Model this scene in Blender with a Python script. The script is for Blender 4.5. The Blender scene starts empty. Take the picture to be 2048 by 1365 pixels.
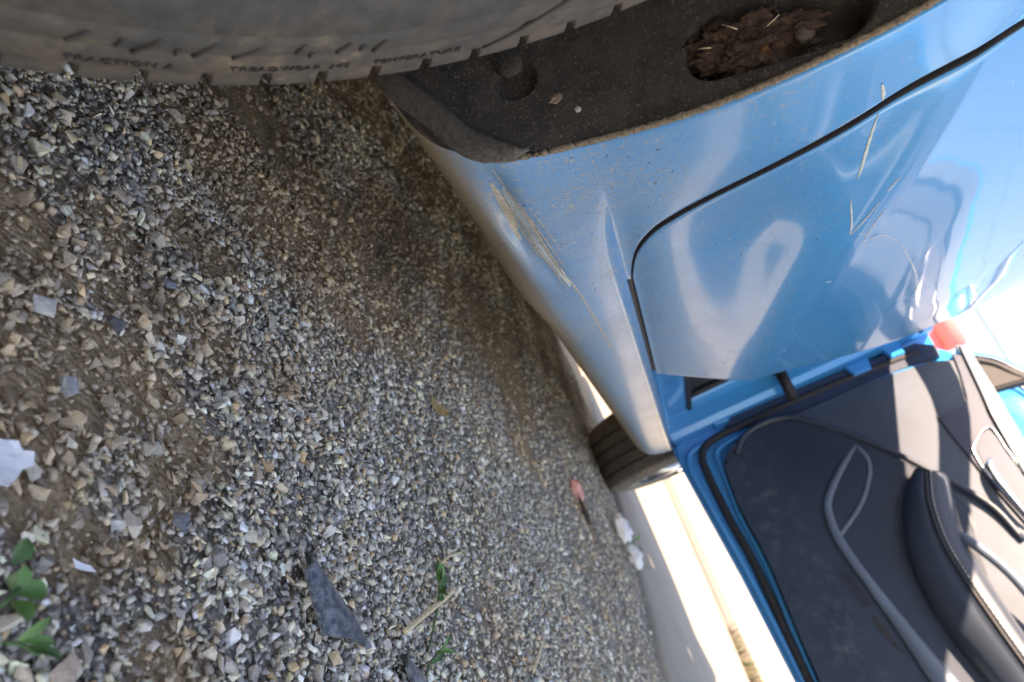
import bpy, bmesh, math, random
import numpy as np
from mathutils import Vector, Matrix, noise as mnoise

random.seed(7); rng = np.random.default_rng(11)
scene = bpy.context.scene
COL = scene.collection
PI = math.pi

# ------------------------------------------------------------------ camera, sky, sun, exposure
# The picture is a phone photograph lying on its side: world "up" points to the right of the frame.
YAW, PITCH, ROLL, FPX = .3163, -.1187, .4220, 1507.555
F = Vector((-math.sin(YAW)*math.cos(PITCH), math.cos(YAW)*math.cos(PITCH), math.sin(PITCH)))
r0 = Vector((math.cos(YAW), math.sin(YAW), 0)); u0 = r0.cross(F)
R = math.cos(ROLL)*r0 - math.sin(ROLL)*u0
U = math.sin(ROLL)*r0 + math.cos(ROLL)*u0
cam_data = bpy.data.cameras.new('camera'); cam = bpy.data.objects.new('camera', cam_data); COL.objects.link(cam)
M = Matrix((U, -R, -F)).transposed().to_4x4(); M.translation = Vector((.2359, 0, .2116))
cam.matrix_world = M
cam_data.sensor_width = 36; cam_data.sensor_fit = 'HORIZONTAL'; cam_data.lens = FPX/2048*36
cam_data.clip_start = .01; cam_data.clip_end = 4000
cam_data.dof.use_dof = True; cam_data.dof.focus_distance = .46; cam_data.dof.aperture_fstop = 11
scene.camera = cam

SUN_TO = Vector((-.95, -.85, 1.0)).normalized()          # direction towards the sun: high, over the car's far side
world = bpy.data.worlds.new('World'); scene.world = world; world.use_nodes = True
wn = world.node_tree; wn.nodes.clear()
sky = wn.nodes.new('ShaderNodeTexSky'); sky.sky_type = 'NISHITA'; sky.sun_disc = False
sky.sun_elevation = math.asin(SUN_TO.z); sky.sun_rotation = math.atan2(SUN_TO.x, SUN_TO.y)
sky.air_density = 1.0; sky.dust_density = .35; sky.ozone_density = 1.2
bg = wn.nodes.new('ShaderNodeBackground'); bg.inputs[1].default_value = .11
wo = wn.nodes.new('ShaderNodeOutputWorld')
wn.links.new(sky.outputs[0], bg.inputs[0]); wn.links.new(bg.outputs[0], wo.inputs[0])
sun_d = bpy.data.lights.new('sun', 'SUN'); sun_d.energy = 4.0; sun_d.angle = math.radians(.5); sun_d.color = (1, .93, .82)
sun = bpy.data.objects.new('sun', sun_d); COL.objects.link(sun); sun.rotation_euler = SUN_TO.to_track_quat('Z', 'Y').to_euler()
scene.view_settings.view_transform = 'Standard'; scene.view_settings.look = 'None'
scene.view_settings.exposure = 2.45; scene.view_settings.gamma = 1.0
scene.view_settings.use_white_balance = True; scene.view_settings.white_balance_temperature = 9000; scene.view_settings.white_balance_tint = 24
scene.cycles.use_denoising = True
scene.cycles.max_bounces = 10; scene.cycles.transparent_max_bounces = 12

# ------------------------------------------------------------------ helpers
class Mat:
    """small wrapper for node building"""
    def __init__(s, name):
        s.m = bpy.data.materials.new(name); s.m.use_nodes = True; s.t = s.m.node_tree
        s.b = s.t.nodes['Principled BSDF']; s.out = s.t.nodes['Material Output']
        s.tc = None
    def n(s, typ, **kw):
        nd = s.t.nodes.new(typ)
        for k, v in kw.items():
            if hasattr(nd, k) and not k.startswith('i_'): setattr(nd, k, v)
        return nd
    def l(s, a, b): s.t.links.new(a, b)
    def pos(s, scale=None):
        if s.tc is None: s.tc = s.n('ShaderNodeNewGeometry')
        o = s.tc.outputs['Position']
        if scale is not None:
            m = s.n('ShaderNodeVectorMath', operation='MULTIPLY'); s.l(o, m.inputs[0])
            m.inputs[1].default_value = scale if hasattr(scale, '__len__') else (scale,)*3
            o = m.outputs[0]
        return o
    def noise(s, scale, detail=4, rough=.55, vec=None, out=0, dist=0):
        nd = s.n('ShaderNodeTexNoise'); nd.inputs['Scale'].default_value = scale; nd.inputs['Detail'].default_value = detail
        nd.inputs['Roughness'].default_value = rough; nd.inputs['Distortion'].default_value = dist
        s.l(vec if vec is not None else s.pos(), nd.inputs['Vector']); return nd.outputs[out]
    def voro(s, scale, feature='F1', vec=None, out='Distance', rnd=1):
        nd = s.n('ShaderNodeTexVoronoi', feature=feature); nd.inputs['Scale'].default_value = scale; nd.inputs['Randomness'].default_value = rnd
        s.l(vec if vec is not None else s.pos(), nd.inputs['Vector']); return nd.outputs[out]
    def ramp(s, inp, stops):
        r = s.n('ShaderNodeValToRGB'); e = r.color_ramp.elements
        while len(e) < len(stops): e.new(.5)
        for el, (p, c) in zip(e, stops):
            el.position = p; el.color = (c, c, c, 1) if not hasattr(c, '__len__') else (*c, 1)
        s.l(inp, r.inputs[0]); return r.outputs[0]
    def mix(s, fac, a, b, blend='MIX'):
        x = s.n('ShaderNodeMix', data_type='RGBA', blend_type=blend)
        for sock, v in ((x.inputs[0], fac), (x.inputs[6], a), (x.inputs[7], b)):
            if isinstance(v, (int, float)): sock.default_value = v
            elif isinstance(v, tuple): sock.default_value = (*v, 1)
            else: s.l(v, sock)
        return x.outputs[2]
    def math(s, op, a, b=0.0):
        x = s.n('ShaderNodeMath', operation=op)
        for i, v in enumerate((a, b)):
            if isinstance(v, (int, float)): x.inputs[i].default_value = v
            else: s.l(v, x.inputs[i])
        return x.outputs[0]
    def sep(s):
        x = s.n('ShaderNodeSeparateXYZ'); s.l(s.pos(), x.inputs[0]); return x.outputs
    def bump(s, h, strength=.3, dist=.002):
        x = s.n('ShaderNodeBump'); x.inputs['Strength'].default_value = strength; x.inputs['Distance'].default_value = dist
        s.l(h, x.inputs['Height']); s.l(x.outputs[0], s.b.inputs['Normal']); return x
    def set(s, **kw):
        names = dict(color='Base Color', rough='Roughness', metal='Metallic', coat='Coat Weight', coatr='Coat Roughness', spec='Specular IOR Level', sheen='Sheen Weight')
        for k, v in kw.items():
            sock = s.b.inputs[names[k]]
            if isinstance(v, (int, float)): sock.default_value = v
            elif isinstance(v, tuple): sock.default_value = (*v, 1)
            else: s.l(v, sock)
        return s
def simple(name, color, rough=.6, var=.25, vs=60, bump=0, bscale=300, **kw):
    m = Mat(name); n = m.noise(vs, 5)
    dark = tuple(c*(1-var) for c in color); lite = tuple(min(1, c*(1+var)) for c in color)
    m.set(color=m.ramp(n, [(.3, dark), (.7, lite)]), rough=rough, **kw)
    if bump: m.bump(m.noise(bscale, 4), bump, .002)
    return m.m

def newobj(name, verts, faces, mat, parent=None, smooth=True, label=None, cat=None, group=None, kind=None, mats=None, midx=None):
    me = bpy.data.meshes.new(name)
    if parent is not None:
        o = parent_loc(parent); verts = [(v[0]-o[0], v[1]-o[1], v[2]-o[2]) for v in verts]
    me.from_pydata([tuple(map(float, v)) for v in verts], [], [tuple(map(int, f)) for f in faces]); me.update()
    if mats:
        for x in mats: me.materials.append(x)
        if midx: me.polygons.foreach_set('material_index', midx)
    elif mat is not None: me.materials.append(mat)
    if smooth: me.polygons.foreach_set('use_smooth', [True]*len(me.polygons))
    ob = bpy.data.objects.new(name, me); COL.objects.link(ob)
    if parent is not None: ob.parent = parent
    tag(ob, label, cat, group, kind)
    return ob
def parent_loc(p):
    v = Vector((0, 0, 0))
    while p is not None: v += p.location; p = p.parent
    return v
def tag(o, label=None, cat=None, group=None, kind=None):
    if label: o['label'] = label
    if cat: o['category'] = cat
    if group: o['group'] = group
    if kind: o['kind'] = kind
    return o
def empty(name, loc, label, cat, group=None, parent=None):
    o = bpy.data.objects.new(name, None); COL.objects.link(o); o.location = loc; o.empty_display_size = .05
    if parent is not None: o.parent = parent; o.location = Vector(loc)-parent_loc(parent)
    return tag(o, label, cat, group)
def frombm(name, bm, mat, parent=None, smooth=True, **kw):
    bm.verts.ensure_lookup_table(); bm.verts.index_update()
    vs = [tuple(v.co) for v in bm.verts]; fs = [[v.index for v in f.verts] for f in bm.faces]
    bm.free(); return newobj(name, vs, fs, mat, parent, smooth, **kw)
def sharp(ob, ang=35):
    """flat across edges sharper than ang"""
    me = ob.data; bm = bmesh.new(); bm.from_mesh(me)
    for e in bm.edges:
        if len(e.link_faces) == 2 and e.calc_face_angle(0) > math.radians(ang): e.smooth = False
    bm.to_mesh(me); bm.free(); return ob
def catmull(P, n=6):
    P = [Vector(p) for p in P]; out = []
    for i in range(len(P)-1):
        a = P[i-1] if i else 2*P[0]-P[1]; b, c = P[i], P[i+1]; d = P[i+2] if i+2 < len(P) else 2*P[-1]-P[-2]
        for k in range(n):
            t = k/n; out.append(.5*((2*b)+(c-a)*t+(2*a-5*b+4*c-d)*t*t+(3*b-a-3*c+d)*t**3))
    out.append(P[-1]); return out
def tube(path, rad, seg=10, closed=False, flat=(1, 1), upv=None):
    """verts, faces of a tube along path; rad scalar or list"""
    path = [Vector(p) for p in path]; n = len(path); vs = []; fs = []
    for i, p in enumerate(path):
        a = path[(i-1) % n] if (closed or i) else path[i]; b = path[(i+1) % n] if (closed or i < n-1) else path[i]
        t = (b-a).normalized(); up = upv or Vector((0, 0, 1))
        if abs(t.dot(up)) > .97: up = Vector((0, 1, 0))
        s = t.cross(up).normalized(); w = s.cross(t)
        r = rad[i] if hasattr(rad, '__len__') else rad
        for k in range(seg):
            q = 2*PI*k/seg; vs.append(p+s*(math.cos(q)*r*flat[0])+w*(math.sin(q)*r*flat[1]))
    m = n if closed else n-1
    for i in range(m):
        for k in range(seg):
            a = i*seg+k; b = i*seg+(k+1) % seg; c = ((i+1) % n)*seg+(k+1) % seg; d = ((i+1) % n)*seg+k
            fs.append((a, b, c, d))
    if not closed: fs.append(tuple(range(seg-1, -1, -1))); fs.append(tuple(range((n-1)*seg, n*seg)))
    return vs, fs
def merge(*parts):
    V = []; Fc = []
    for v, f in parts:
        o = len(V); V += list(v); Fc += [tuple(i+o for i in q) for q in f]
    return V, Fc
def grid_faces(nr, nc, flip=False):
    f = []
    for i in range(nr-1):
        for j in range(nc-1):
            q = (i*nc+j, i*nc+j+1, (i+1)*nc+j+1, (i+1)*nc+j)
            f.append(q[::-1] if flip else q)
    return f
def box(x0, x1, y0, y1, z0, z1, bev=.01, seg=2):
    bm = bmesh.new(); bmesh.ops.create_cube(bm, size=1)
    for v in bm.verts: v.co = Vector(((x0+x1)/2+v.co.x*(x1-x0), (y0+y1)/2+v.co.y*(y1-y0), (z0+z1)/2+v.co.z*(z1-z0)))
    if bev: bmesh.ops.bevel(bm, geom=bm.edges[:], offset=bev, segments=seg, affect='EDGES')
    return bm

def sm(a, b, x):
    t = np.clip((x-a)/(b-a), 0, 1); return t*t*(3-2*t)
# ------------------------------------------------------------------ ground: gravel bed, pavement, verge
def vnoise(x, y, s, oct=3):
    return mnoise.fractal(Vector((x*s, y*s, 3.7)), 1.0, 2.0, oct)
DIRT = [(.026, .327, .035), (.071, .265, .03), (.11, .338, .022), (.04, .388, .03), (.137, .238, .022), (-.30, .97, .10), (-.243, 1.13, .12), (-.23, 1.45, .16),
        (-.22, .60, .09), (-.008, .318, .025), (-.12, .52, .06), (.05, .45, .025), (-.1, .8, .06), (.02, 1.25, .07), (.16, .29, .015), (.21, .29, .018), (.1, 1.75, .09), (-.05, .62, .03), (.10, .245, .03), (.02, .245, .03), (.075, .30, .03), (.13, .31, .02), (.16, .255, .02), (-.17, .74, .09), (-.20, .85, .10), (-.14, .45, .05), (-.05, .40, .03)]
def dirt(x, y):
    """0..1: how much bare brown soil shows between the stones"""
    v = np.zeros_like(x)
    for a, b, r in DIRT: v = np.maximum(v, np.exp(-(((x-a)/r)**2+((y-b)/(r*1.3))**2)))
    return np.clip(v+.30*np.sin(x*9+1.3*np.sin(y*7))*np.sin(y*8.3+x*5+.4)+.16*np.sin(x*31+y*13)*np.sin(y*27-x*11), 0, 1)
def hz(x, y):
    return .0045*np.sin(x*17+y*5+.6)*np.sin(y*11-x*4)+.002*np.sin(x*61+1)*np.sin(y*53)-.003*dirt(x, y)

ms = Mat('gravel_soil')
cell = ms.voro(330, out='Color'); ced = ms.voro(330)
bw = ms.n('ShaderNodeSeparateColor'); ms.l(cell, bw.inputs[0])
grains = ms.ramp(bw.outputs[0], [(0, (.13, .11, .09)), (.4, (.25, .225, .195)), (.75, (.40, .355, .30)), (1, (.52, .46, .38))])
soil = ms.ramp(ms.noise(140, 6, .7), [(.3, (.25, .175, .105)), (.5, (.44, .31, .19)), (.75, (.62, .46, .30))])
dm = ms.n('ShaderNodeAttribute', attribute_name='dirt')
fac = ms.math('MULTIPLY', dm.outputs['Fac'], 1.15)
fac = ms.math('ADD', fac, ms.math('MULTIPLY', ms.math('SUBTRACT', ms.noise(30, 4), .5), .8))
fac = ms.ramp(fac, [(.25, 0), (.62, 1)])
ms.set(color=ms.mix(fac, grains, soil), rough=.95, spec=.2)
ms.bump(ms.math('ADD', ms.math('MULTIPLY', ced, -1.2), ms.noise(500, 3)), .8, .0025)

def ground_sheet():
    # fine near the wheel, coarse to the horizon
    xs = np.concatenate([[-1500, -300, -60, -15, -6, -3], np.arange(-1.6, 1.3, .02), [1.6, 3, 6, 15, 60, 300, 1500]])
    ys = np.concatenate([[-1500, -300, -60, -15, -5, -2], np.arange(-.8, 3.4, .02), [5, 9, 15, 60, 300, 1500]])
    X, Y = np.meshgrid(xs, ys); near = (np.abs(X) < 1.7) & (Y > -.9) & (Y < 3.5)
    Z = np.where(near, hz(X, Y), 0)-.004
    v = np.c_[X.ravel(), Y.ravel(), Z.ravel()]
    o = newobj('ground', v, grid_faces(len(ys), len(xs)), ms.m, kind='structure')
    a = o.data.attributes.new('dirt', 'FLOAT', 'POINT'); a.data.foreach_set('value', np.clip(dirt(X.ravel(), Y.ravel())+.5*sm(.0, -.25, X.ravel()), 0, 1).astype(np.float32))  # extra term towards the car puts the sill's shade into the dirt mask
ground_sheet()

# pavement beyond the gravel (edge runs obliquely past the front wheel)
mp = Mat('concrete')
pn = mp.ramp(mp.noise(2.2, 6, .65), [(.3, (.275, .245, .195)), (.7, (.345, .31, .25))])
pn = mp.mix(mp.ramp(mp.noise(90, 4, .7), [(.45, 0), (.75, .35)]), pn, (.22, .21, .19))
ring = mp.n('ShaderNodeVectorMath', operation='DISTANCE'); mp.l(mp.pos(), ring.inputs[0]); ring.inputs[1].default_value = (1.35, 4.6, 0)
rr = mp.ramp(ring.outputs['Value'], [(.0, 0), (.9/3, 0)])
mp.set(color=pn, rough=.9, spec=.25); mp.bump(mp.noise(180, 5, .7), .35, .004)
E0 = Vector((.017, 2.80)); ED = Vector((.523, -.852)).normalized(); EN = Vector((.852, .523)).normalized()
def pavement():
    ts = np.concatenate([[-900, -120, -30, -8], np.arange(-3.2, 3.2, .04), [6, 30, 120, 900]])
    vs = []; fs = []
    for t in ts:
        near = abs(t) < 3.3
        wob = (.018*vnoise(t, 0, 3)+.012*vnoise(t, 4, 11)) if near else 0
        for d in (0, .012, .05, .3, 2, 7.6):
            p = E0+ED*float(t)+EN*(d+wob*(1 if d < .1 else 0))
            vs.append((p.x, p.y, (-.012, .006, .011, .012, .012, .012)[(0, .012, .05, .3, 2, 7.6).index(d)]))
    return newobj('pavement', vs, grid_faces(len(ts), 6, True), mp.m, kind='structure')
pavement()
mroad = simple('pale_road', (.50, .47, .41), .9, .12, 3, .3, 90)
def strip(name, d0, d1, z, mat, **kw):
    vs = []
    for t in (-900, -60, -10, 0, 10, 60, 900):
        for d in (d0, d1):
            p = E0+ED*t+EN*d; vs.append((p.x, p.y, z))
    return newobj(name, vs, grid_faces(7, 2, True), mat, **kw)
strip('verge_ground', 7.55, 400, .02, simple('dry_soil', (.20, .17, .13), .95, .3, 4, .5, 40), kind='structure')

# dry grass on the verge
mg = Mat('dry_grass'); at = mg.n('ShaderNodeAttribute', attribute_name='tint'); mg.set(color=at.outputs['Color'], rough=.8)
def verge_grass():
    n = 9000; V = np.zeros((n*3, 3)); Cc = np.zeros((n*3, 4)); 
    t = rng.uniform(-9, 9, n); d = 7.7+rng.uniform(0, 1, n)**1.4*2.2
    bx = E0.x+ED.x*t+EN.x*d; by = E0.y+ED.y*t+EN.y*d; h = rng.uniform(.10, .34, n); a = rng.uniform(0, 2*PI, n); w = .009
    V[0::3] = np.c_[bx-np.cos(a)*w, by-np.sin(a)*w, 0*bx+.02]; V[1::3] = np.c_[bx+np.cos(a)*w, by+np.sin(a)*w, 0*bx+.02]
    V[2::3] = np.c_[bx+rng.normal(0, .08, n), by+rng.normal(0, .08, n), .02+h]
    g = rng.uniform(0, 1, n)[:, None]; c = np.where(g < .3, np.array([[.05, .08, .03]]), np.array([[.115, .095, .06]]))*rng.uniform(.6, 1.2, (n, 1))
    Cc[:, :3] = np.repeat(c, 3, 0); Cc[:, 3] = 1
    o = newobj('verge_grass', V, np.arange(n*3).reshape(n, 3), mg.m, smooth=False, label='dry straw-coloured grass along the verge beyond the sunlit pavement', cat='grass', kind='stuff')
    ca = o.data.color_attributes.new('tint', 'FLOAT_COLOR', 'POINT'); ca.data.foreach_set('color', Cc.ravel())
verge_grass()

# ------------------------------------------------------------------ gravel stones
def rock_protos(k, npts=(7, 12), seed=1):
    rr = np.random.default_rng(seed); out = []
    for i in range(k):
        bm = bmesh.new(); n = rr.integers(*npts)
        P = rr.uniform(-1, 1, (n, 3)); ax_ = rr.integers(0, 3, n); P[np.arange(n), ax_] = np.sign(P[np.arange(n), ax_])*rr.uniform(.8, 1.05, n); P *= np.array([1, rr.uniform(.55, .95), rr.uniform(.4, .8)])
        for q in P: bm.verts.new(q)
        r = bmesh.ops.convex_hull(bm, input=bm.verts[:])
        bmesh.ops.delete(bm, geom=[v for v in bm.verts if not v.link_faces], context='VERTS')
        bmesh.ops.triangulate(bm, faces=bm.faces[:]); bmesh.ops.recalc_face_normals(bm, faces=bm.faces[:])
        bm.verts.index_update(); bm.verts.ensure_lookup_table()
        out.append((np.array([v.co[:] for v in bm.verts]), np.array([[v.index for v in f.verts] for f in bm.faces]))); bm.free()
    return out
PROTOS = rock_protos(40)
PAL = np.array([[.165, .168, .172], [.22, .22, .215], [.30, .29, .27], [.12, .125, .135], [.085, .09, .10], [.40, .36, .29], [.47, .42, .34], [.31, .245, .17], [.20, .145, .095], [.52, .50, .46], [.15, .18, .205], [.36, .28, .22]])
PAL = (PAL*.95+PAL.mean()*.05)*np.array([[1.10, 1.0, .87]])
PW = np.array([.2, .2, .13, .13, .08, .08, .045, .05, .035, .02, .02, .015]); PW /= PW.sum()
mst = Mat('gravel_stone'); at = mst.n('ShaderNodeAttribute', attribute_name='tint')
sp = mst.ramp(mst.noise(420, 4, .7), [(.3, .72), (.62, 1.18)])
mst.set(color=mst.mix(1.0, at.outputs['Color'], sp, 'MULTIPLY'), rough=.85, spec=.3); mst.bump(mst.noise(900, 3), .25, .001)
mso = Mat('single_stone'); oi = mso.n('ShaderNodeObjectInfo'); sp = mso.ramp(mso.noise(420, 4, .7), [(.3, .72), (.62, 1.18)])
mso.set(color=mso.mix(1.0, oi.outputs['Color'], sp, 'MULTIPLY'), rough=.85, spec=.3); mso.bump(mso.noise(900, 3), .25, .001)
def rotmats(n):
    q = rng.normal(size=(n, 4)); q[:, :1] *= 1.2; q /= np.linalg.norm(q, axis=1)[:, None]; w, x, y, z = q.T
    return np.stack([np.stack([1-2*(y*y+z*z), 2*(x*y-z*w), 2*(x*z+y*w)], -1), np.stack([2*(x*y+z*w), 1-2*(x*x+z*z), 2*(y*z-x*w)], -1), np.stack([2*(x*z-y*w), 2*(y*z+x*w), 1-2*(x*x+y*y)], -1)], 1)
def gravel():
    regions = [(-.22, .34, .14, .62, 125000, 1.0), (-.45, .46, .62, 1.25, 62000, 1.06), (-.95, .95, 1.25, 3.3, 12500, 1.35), (-.9, .95, -.6, .14, 9000, 1.3), (-.9, -.22, .14, .62, 9000, 1.3), (.34, .95, .14, .62, 14000, 1.3), (.46, .95, .62, 1.25, 14000, 1.3), (-.95, -.45, .62, 1.25, 10000, 1.3)]
    X = []; Y = []; Sz = []
    for x0, x1, y0, y1, den, sc in regions:
        n = int((x1-x0)*(y1-y0)*den); x = rng.uniform(x0, x1, n); y = rng.uniform(y0, y1, n)
        keep = rng.uniform(0, 1, n) > .62*np.clip(dirt(x, y)+.25*np.sin(x*40+2)*np.sin(y*33), 0, 1)
        t = (x-E0.x)*EN.x+(y-E0.y)*EN.y; keep &= (t < .02) & ((t < -.25) | (rng.uniform(0, 1, n) < (-t+.05)*3.2))
        x, y = x[keep], y[keep]; s = np.clip(rng.lognormal(math.log(.00195), .42, len(x)), .0009, .0050)*sc
        X.append(x); Y.append(y); Sz.append(s)
    X = np.concatenate(X); Y = np.concatenate(Y); Sz = np.concatenate(Sz); n = len(X)
    Rm = rotmats(n); ci = rng.choice(len(PAL), n, p=PW)
    ci = np.where((Sz > .0033) & (rng.uniform(0, 1, n) < .25), rng.choice([1, 2, 5, 6], n), ci)
    cc = np.minimum(.78, PAL[ci]*2.3*rng.uniform(.75, 1.25, (n, 1))); d = dirt(X, Y)
    dd = np.clip(d*1.25-.08+.22*rng.normal(size=n), 0, .82)[:, None]; cc = cc*(1-dd)+np.array([[.46, .33, .21]])*rng.uniform(.5, 1.5, (n, 1))*dd
    Z = hz(X, Y)-.002+Sz*.35+rng.uniform(0, 1, n)**2*.0035
    dirt_and_shade = sm(.02, -.22, X)*(.55+.45*np.sin(X*23+Y*9)*np.sin(Y*7.3+1)); dk_ = np.clip(dirt_and_shade+.15*rng.normal(size=n), 0, .85)[:, None]; cc = cc*(1-dk_)+np.array([[.235, .165, .11]])*rng.uniform(.4, 1.5, (n, 1))*dk_  # stones darkened towards the car: dirt plus the sill's shade put into their colour
    fl = rng.uniform(.55, 1, n)
    Pw = np.stack([X, Y, Z], -1)-np.array(cam.location); dep = Pw@np.array(F); px = FPX*(Pw@np.array(U))/dep; py = FPX*(Pw@np.array(R))/dep
    vis = (np.abs(px) < 1020) & (np.abs(py) < 680) & (dep > 0) & ~((py < -500) & (px > -1200))
    score = np.where(vis, Sz/dep*np.clip((Z-hz(X, Y)+.004)/.004, .6, 1.6), 0); big = np.argsort(-score)[:280]
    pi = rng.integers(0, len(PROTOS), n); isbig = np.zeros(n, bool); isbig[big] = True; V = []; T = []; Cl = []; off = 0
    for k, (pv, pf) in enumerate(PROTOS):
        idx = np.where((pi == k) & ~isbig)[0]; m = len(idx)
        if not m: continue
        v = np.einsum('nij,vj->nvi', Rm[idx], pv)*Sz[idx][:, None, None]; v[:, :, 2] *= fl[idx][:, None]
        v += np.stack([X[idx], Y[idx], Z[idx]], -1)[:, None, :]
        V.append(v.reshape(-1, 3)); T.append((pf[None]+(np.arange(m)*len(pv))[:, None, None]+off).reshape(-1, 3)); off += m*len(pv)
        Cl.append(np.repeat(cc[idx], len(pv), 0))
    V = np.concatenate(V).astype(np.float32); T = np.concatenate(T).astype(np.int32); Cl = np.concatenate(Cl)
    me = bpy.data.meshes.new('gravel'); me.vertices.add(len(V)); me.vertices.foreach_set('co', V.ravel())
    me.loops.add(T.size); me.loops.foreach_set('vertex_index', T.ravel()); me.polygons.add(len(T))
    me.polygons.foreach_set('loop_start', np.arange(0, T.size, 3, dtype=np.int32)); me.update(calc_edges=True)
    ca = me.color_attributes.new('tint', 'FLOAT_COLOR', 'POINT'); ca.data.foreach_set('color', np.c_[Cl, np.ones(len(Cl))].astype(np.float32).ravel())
    me.materials.append(mst.m); o = bpy.data.objects.new('gravel', me); COL.objects.link(o)
    tag(o, 'loose grey crushed gravel covering the ground beside the car', 'gravel', None, 'stuff'); print('stones', n, 'tris', len(T))
    pm = {}
    for i in big:
        k = int(pi[i])
        if k not in pm:
            q = bpy.data.meshes.new('stone'); q.from_pydata([tuple(v) for v in PROTOS[k][0]], [], [tuple(int(a) for a in f) for f in PROTOS[k][1]]); q.materials.append(mso.m); pm[k] = q
        ob = bpy.data.objects.new('stone', pm[k]); COL.objects.link(ob); ob.parent = COL.objects['ground']
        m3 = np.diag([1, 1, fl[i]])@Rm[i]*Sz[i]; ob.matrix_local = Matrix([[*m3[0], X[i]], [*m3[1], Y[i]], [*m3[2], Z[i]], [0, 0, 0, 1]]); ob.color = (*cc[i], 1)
gravel()

# the few stones that stand out from the gravel
def stone(x, y, size, color, label, flat=.6, seed=0):
    pv, pf = rock_protos(1, (13, 18), 100+seed)[0]
    a = seed*1.3; c, s = math.cos(a), math.sin(a)
    v = pv*size; v[:, 2] *= flat; v = np.c_[v[:, 0]*c-v[:, 1]*s, v[:, 0]*s+v[:, 1]*c, v[:, 2]]+np.array([0, 0, size*flat*.45])
    m = simple('stone_%d' % seed, color, .85, .25, 260, .4, 700)
    o = newobj('stone', v, pf, m, smooth=False, label=label, cat='stone', group='larger stones lying on the gravel')
    o.location = (x, y, float(hz(np.array([x]), np.array([y]))[0])+.0015)
for i, (x, y, s, c, lb) in enumerate([
    (-.020, .349, .0062, (.50, .44, .35), 'pale cream heart-shaped stone, largest light stone among the mid gravel'),
    (.052, .293, .0060, (.10, .11, .125), 'dark blue-grey stone with a chalky lower edge on bare brown soil'),
    (-.150, .405, .0072, (.36, .31, .24), 'beige blocky stone lying near the tread of the big tyre'),
    (-.082, .288, .0048, (.48, .40, .28), 'sandy rounded stone close under the tyre sidewall'),
    (.062, .312, .0046, (.52, .47, .33), 'yellowish cream stone beside the dark stone on brown soil'),
    (.053, .253, .0050, (.55, .52, .48), 'white chalky stone at the near edge of the bare brown patch'),
    (.149, .309, .0050, (.17, .19, .21), 'slate blue stone next to a sandy triangular one'),
    (.149, .280, .0052, (.52, .44, .34), 'sandy triangular stone in the near gravel'),
    (.202, .233, .0062, (.50, .38, .29), 'pinkish tan stone by the weeds in the nearest corner'),
    (.215, .321, .0044, (.55, .46, .39), 'pale pink stone with a tan face below the black plastic shard'),
    (.006, .351, .0040, (.20, .22, .26), 'small bluish stone beside the cream heart-shaped one'),
    (.090, .258, .0050, (.33, .33, .34), 'light grey angular stone between brown soil and torn paper'),
    ]): stone(x, y, s, c, lb, .62, i+1)

# ------------------------------------------------------------------ litter and weeds on the gravel
def gz(x, y): return float(hz(np.array([x]), np.array([y]))[0])+.0025
def sheet(name, pts, thick, mat, z, label, cat, tilt=(0, 0), curl=0, rough=0, sub=3):
    """torn flat piece: outline polygon with thickness, subdivided and curled a little"""
    c = Vector((sum(p[0] for p in pts)/len(pts), sum(p[1] for p in pts)/len(pts)))
    bm = bmesh.new(); f = bm.faces.new([bm.verts.new((p[0]-c.x, p[1]-c.y, 0)) for p in pts])
    bmesh.ops.triangulate(bm, faces=[f]); bmesh.ops.subdivide_edges(bm, edges=bm.edges[:], cuts=sub, use_grid_fill=True)
    bmesh.ops.recalc_face_normals(bm, faces=bm.faces[:])
    for fc in bm.faces:
        if fc.normal.z < 0: fc.normal_flip()
    R_ = max((Vector(p)-c).length for p in pts)
    for v in bm.verts:
        r = v.co.x*tilt[0]+v.co.y*tilt[1]
        v.co.z = r+curl*(v.co.length/R_)**2+rough*mnoise.noise(Vector((v.co.x*220, v.co.y*220, 1)))
    r = bmesh.ops.solidify(bm, geom=bm.faces[:], thickness=thick)
    o = frombm(name, bm, mat, smooth=False, label=label, cat=cat); o.location = (c.x, c.y, z); return o
def plastic(name):
    m = Mat(name); n = m.noise(160, 6, .75); n2 = m.noise(35, 4)
    k = m.ramp(n, [(.42, 0), (.68, 1)]); k2 = m.ramp(n2, [(.35, .25), (.65, 1)])
    m.set(color=m.mix(m.math('MULTIPLY', m.math('MULTIPLY', k, k2), .9), (.028, .042, .062), (.30, .32, .35)), rough=.5); m.bump(n, .35, .001); return m.m
MPL = plastic('black_plastic')
def shard(name, L, W, H, pts, loc, rz, label):
    """folded broken plastic moulding: broad face plus turned-down edge"""
    bm = bmesh.new(); f = bm.faces.new([bm.verts.new((p[0]*L, p[1]*W, 0)) for p in pts])
    bmesh.ops.triangulate(bm, faces=[f]); bmesh.ops.subdivide_edges(bm, edges=bm.edges[:], cuts=5, use_grid_fill=True)
    for fc in bm.faces:
        fc.normal_update()
        if fc.normal.z < 0: fc.normal_flip()
    for v in bm.verts:
        t = v.co.y/W; v.co.z = H*(.35+.65*math.cos((t-.35)*1.9))-(max(0, t-.62)**2)*W*2.6+.0004*mnoise.noise(v.co*300)
    bmesh.ops.solidify(bm, geom=bm.faces[:], thickness=.0022)
    o = frombm(name, bm, MPL, smooth=True, label=label, cat='plastic piece'); sharp(o, 40)
    o.location = loc; o.rotation_euler = (0, 0, rz)
shard('plastic_shard', 1, .0215, .0105, [(0, 0), (.003, .45), (-.0005, .83), (.015, 1.0), (.033, .83), (.0487, .62), (.069, .46), (.0665, .28), (.052, .05), (.046, -.19), (.0347, -.50), (.018, -.28)],
      (.179, .388, gz(.19, .41)), math.atan2(.042, .057), 'long broken piece of scuffed black plastic lying on the gravel')
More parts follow.
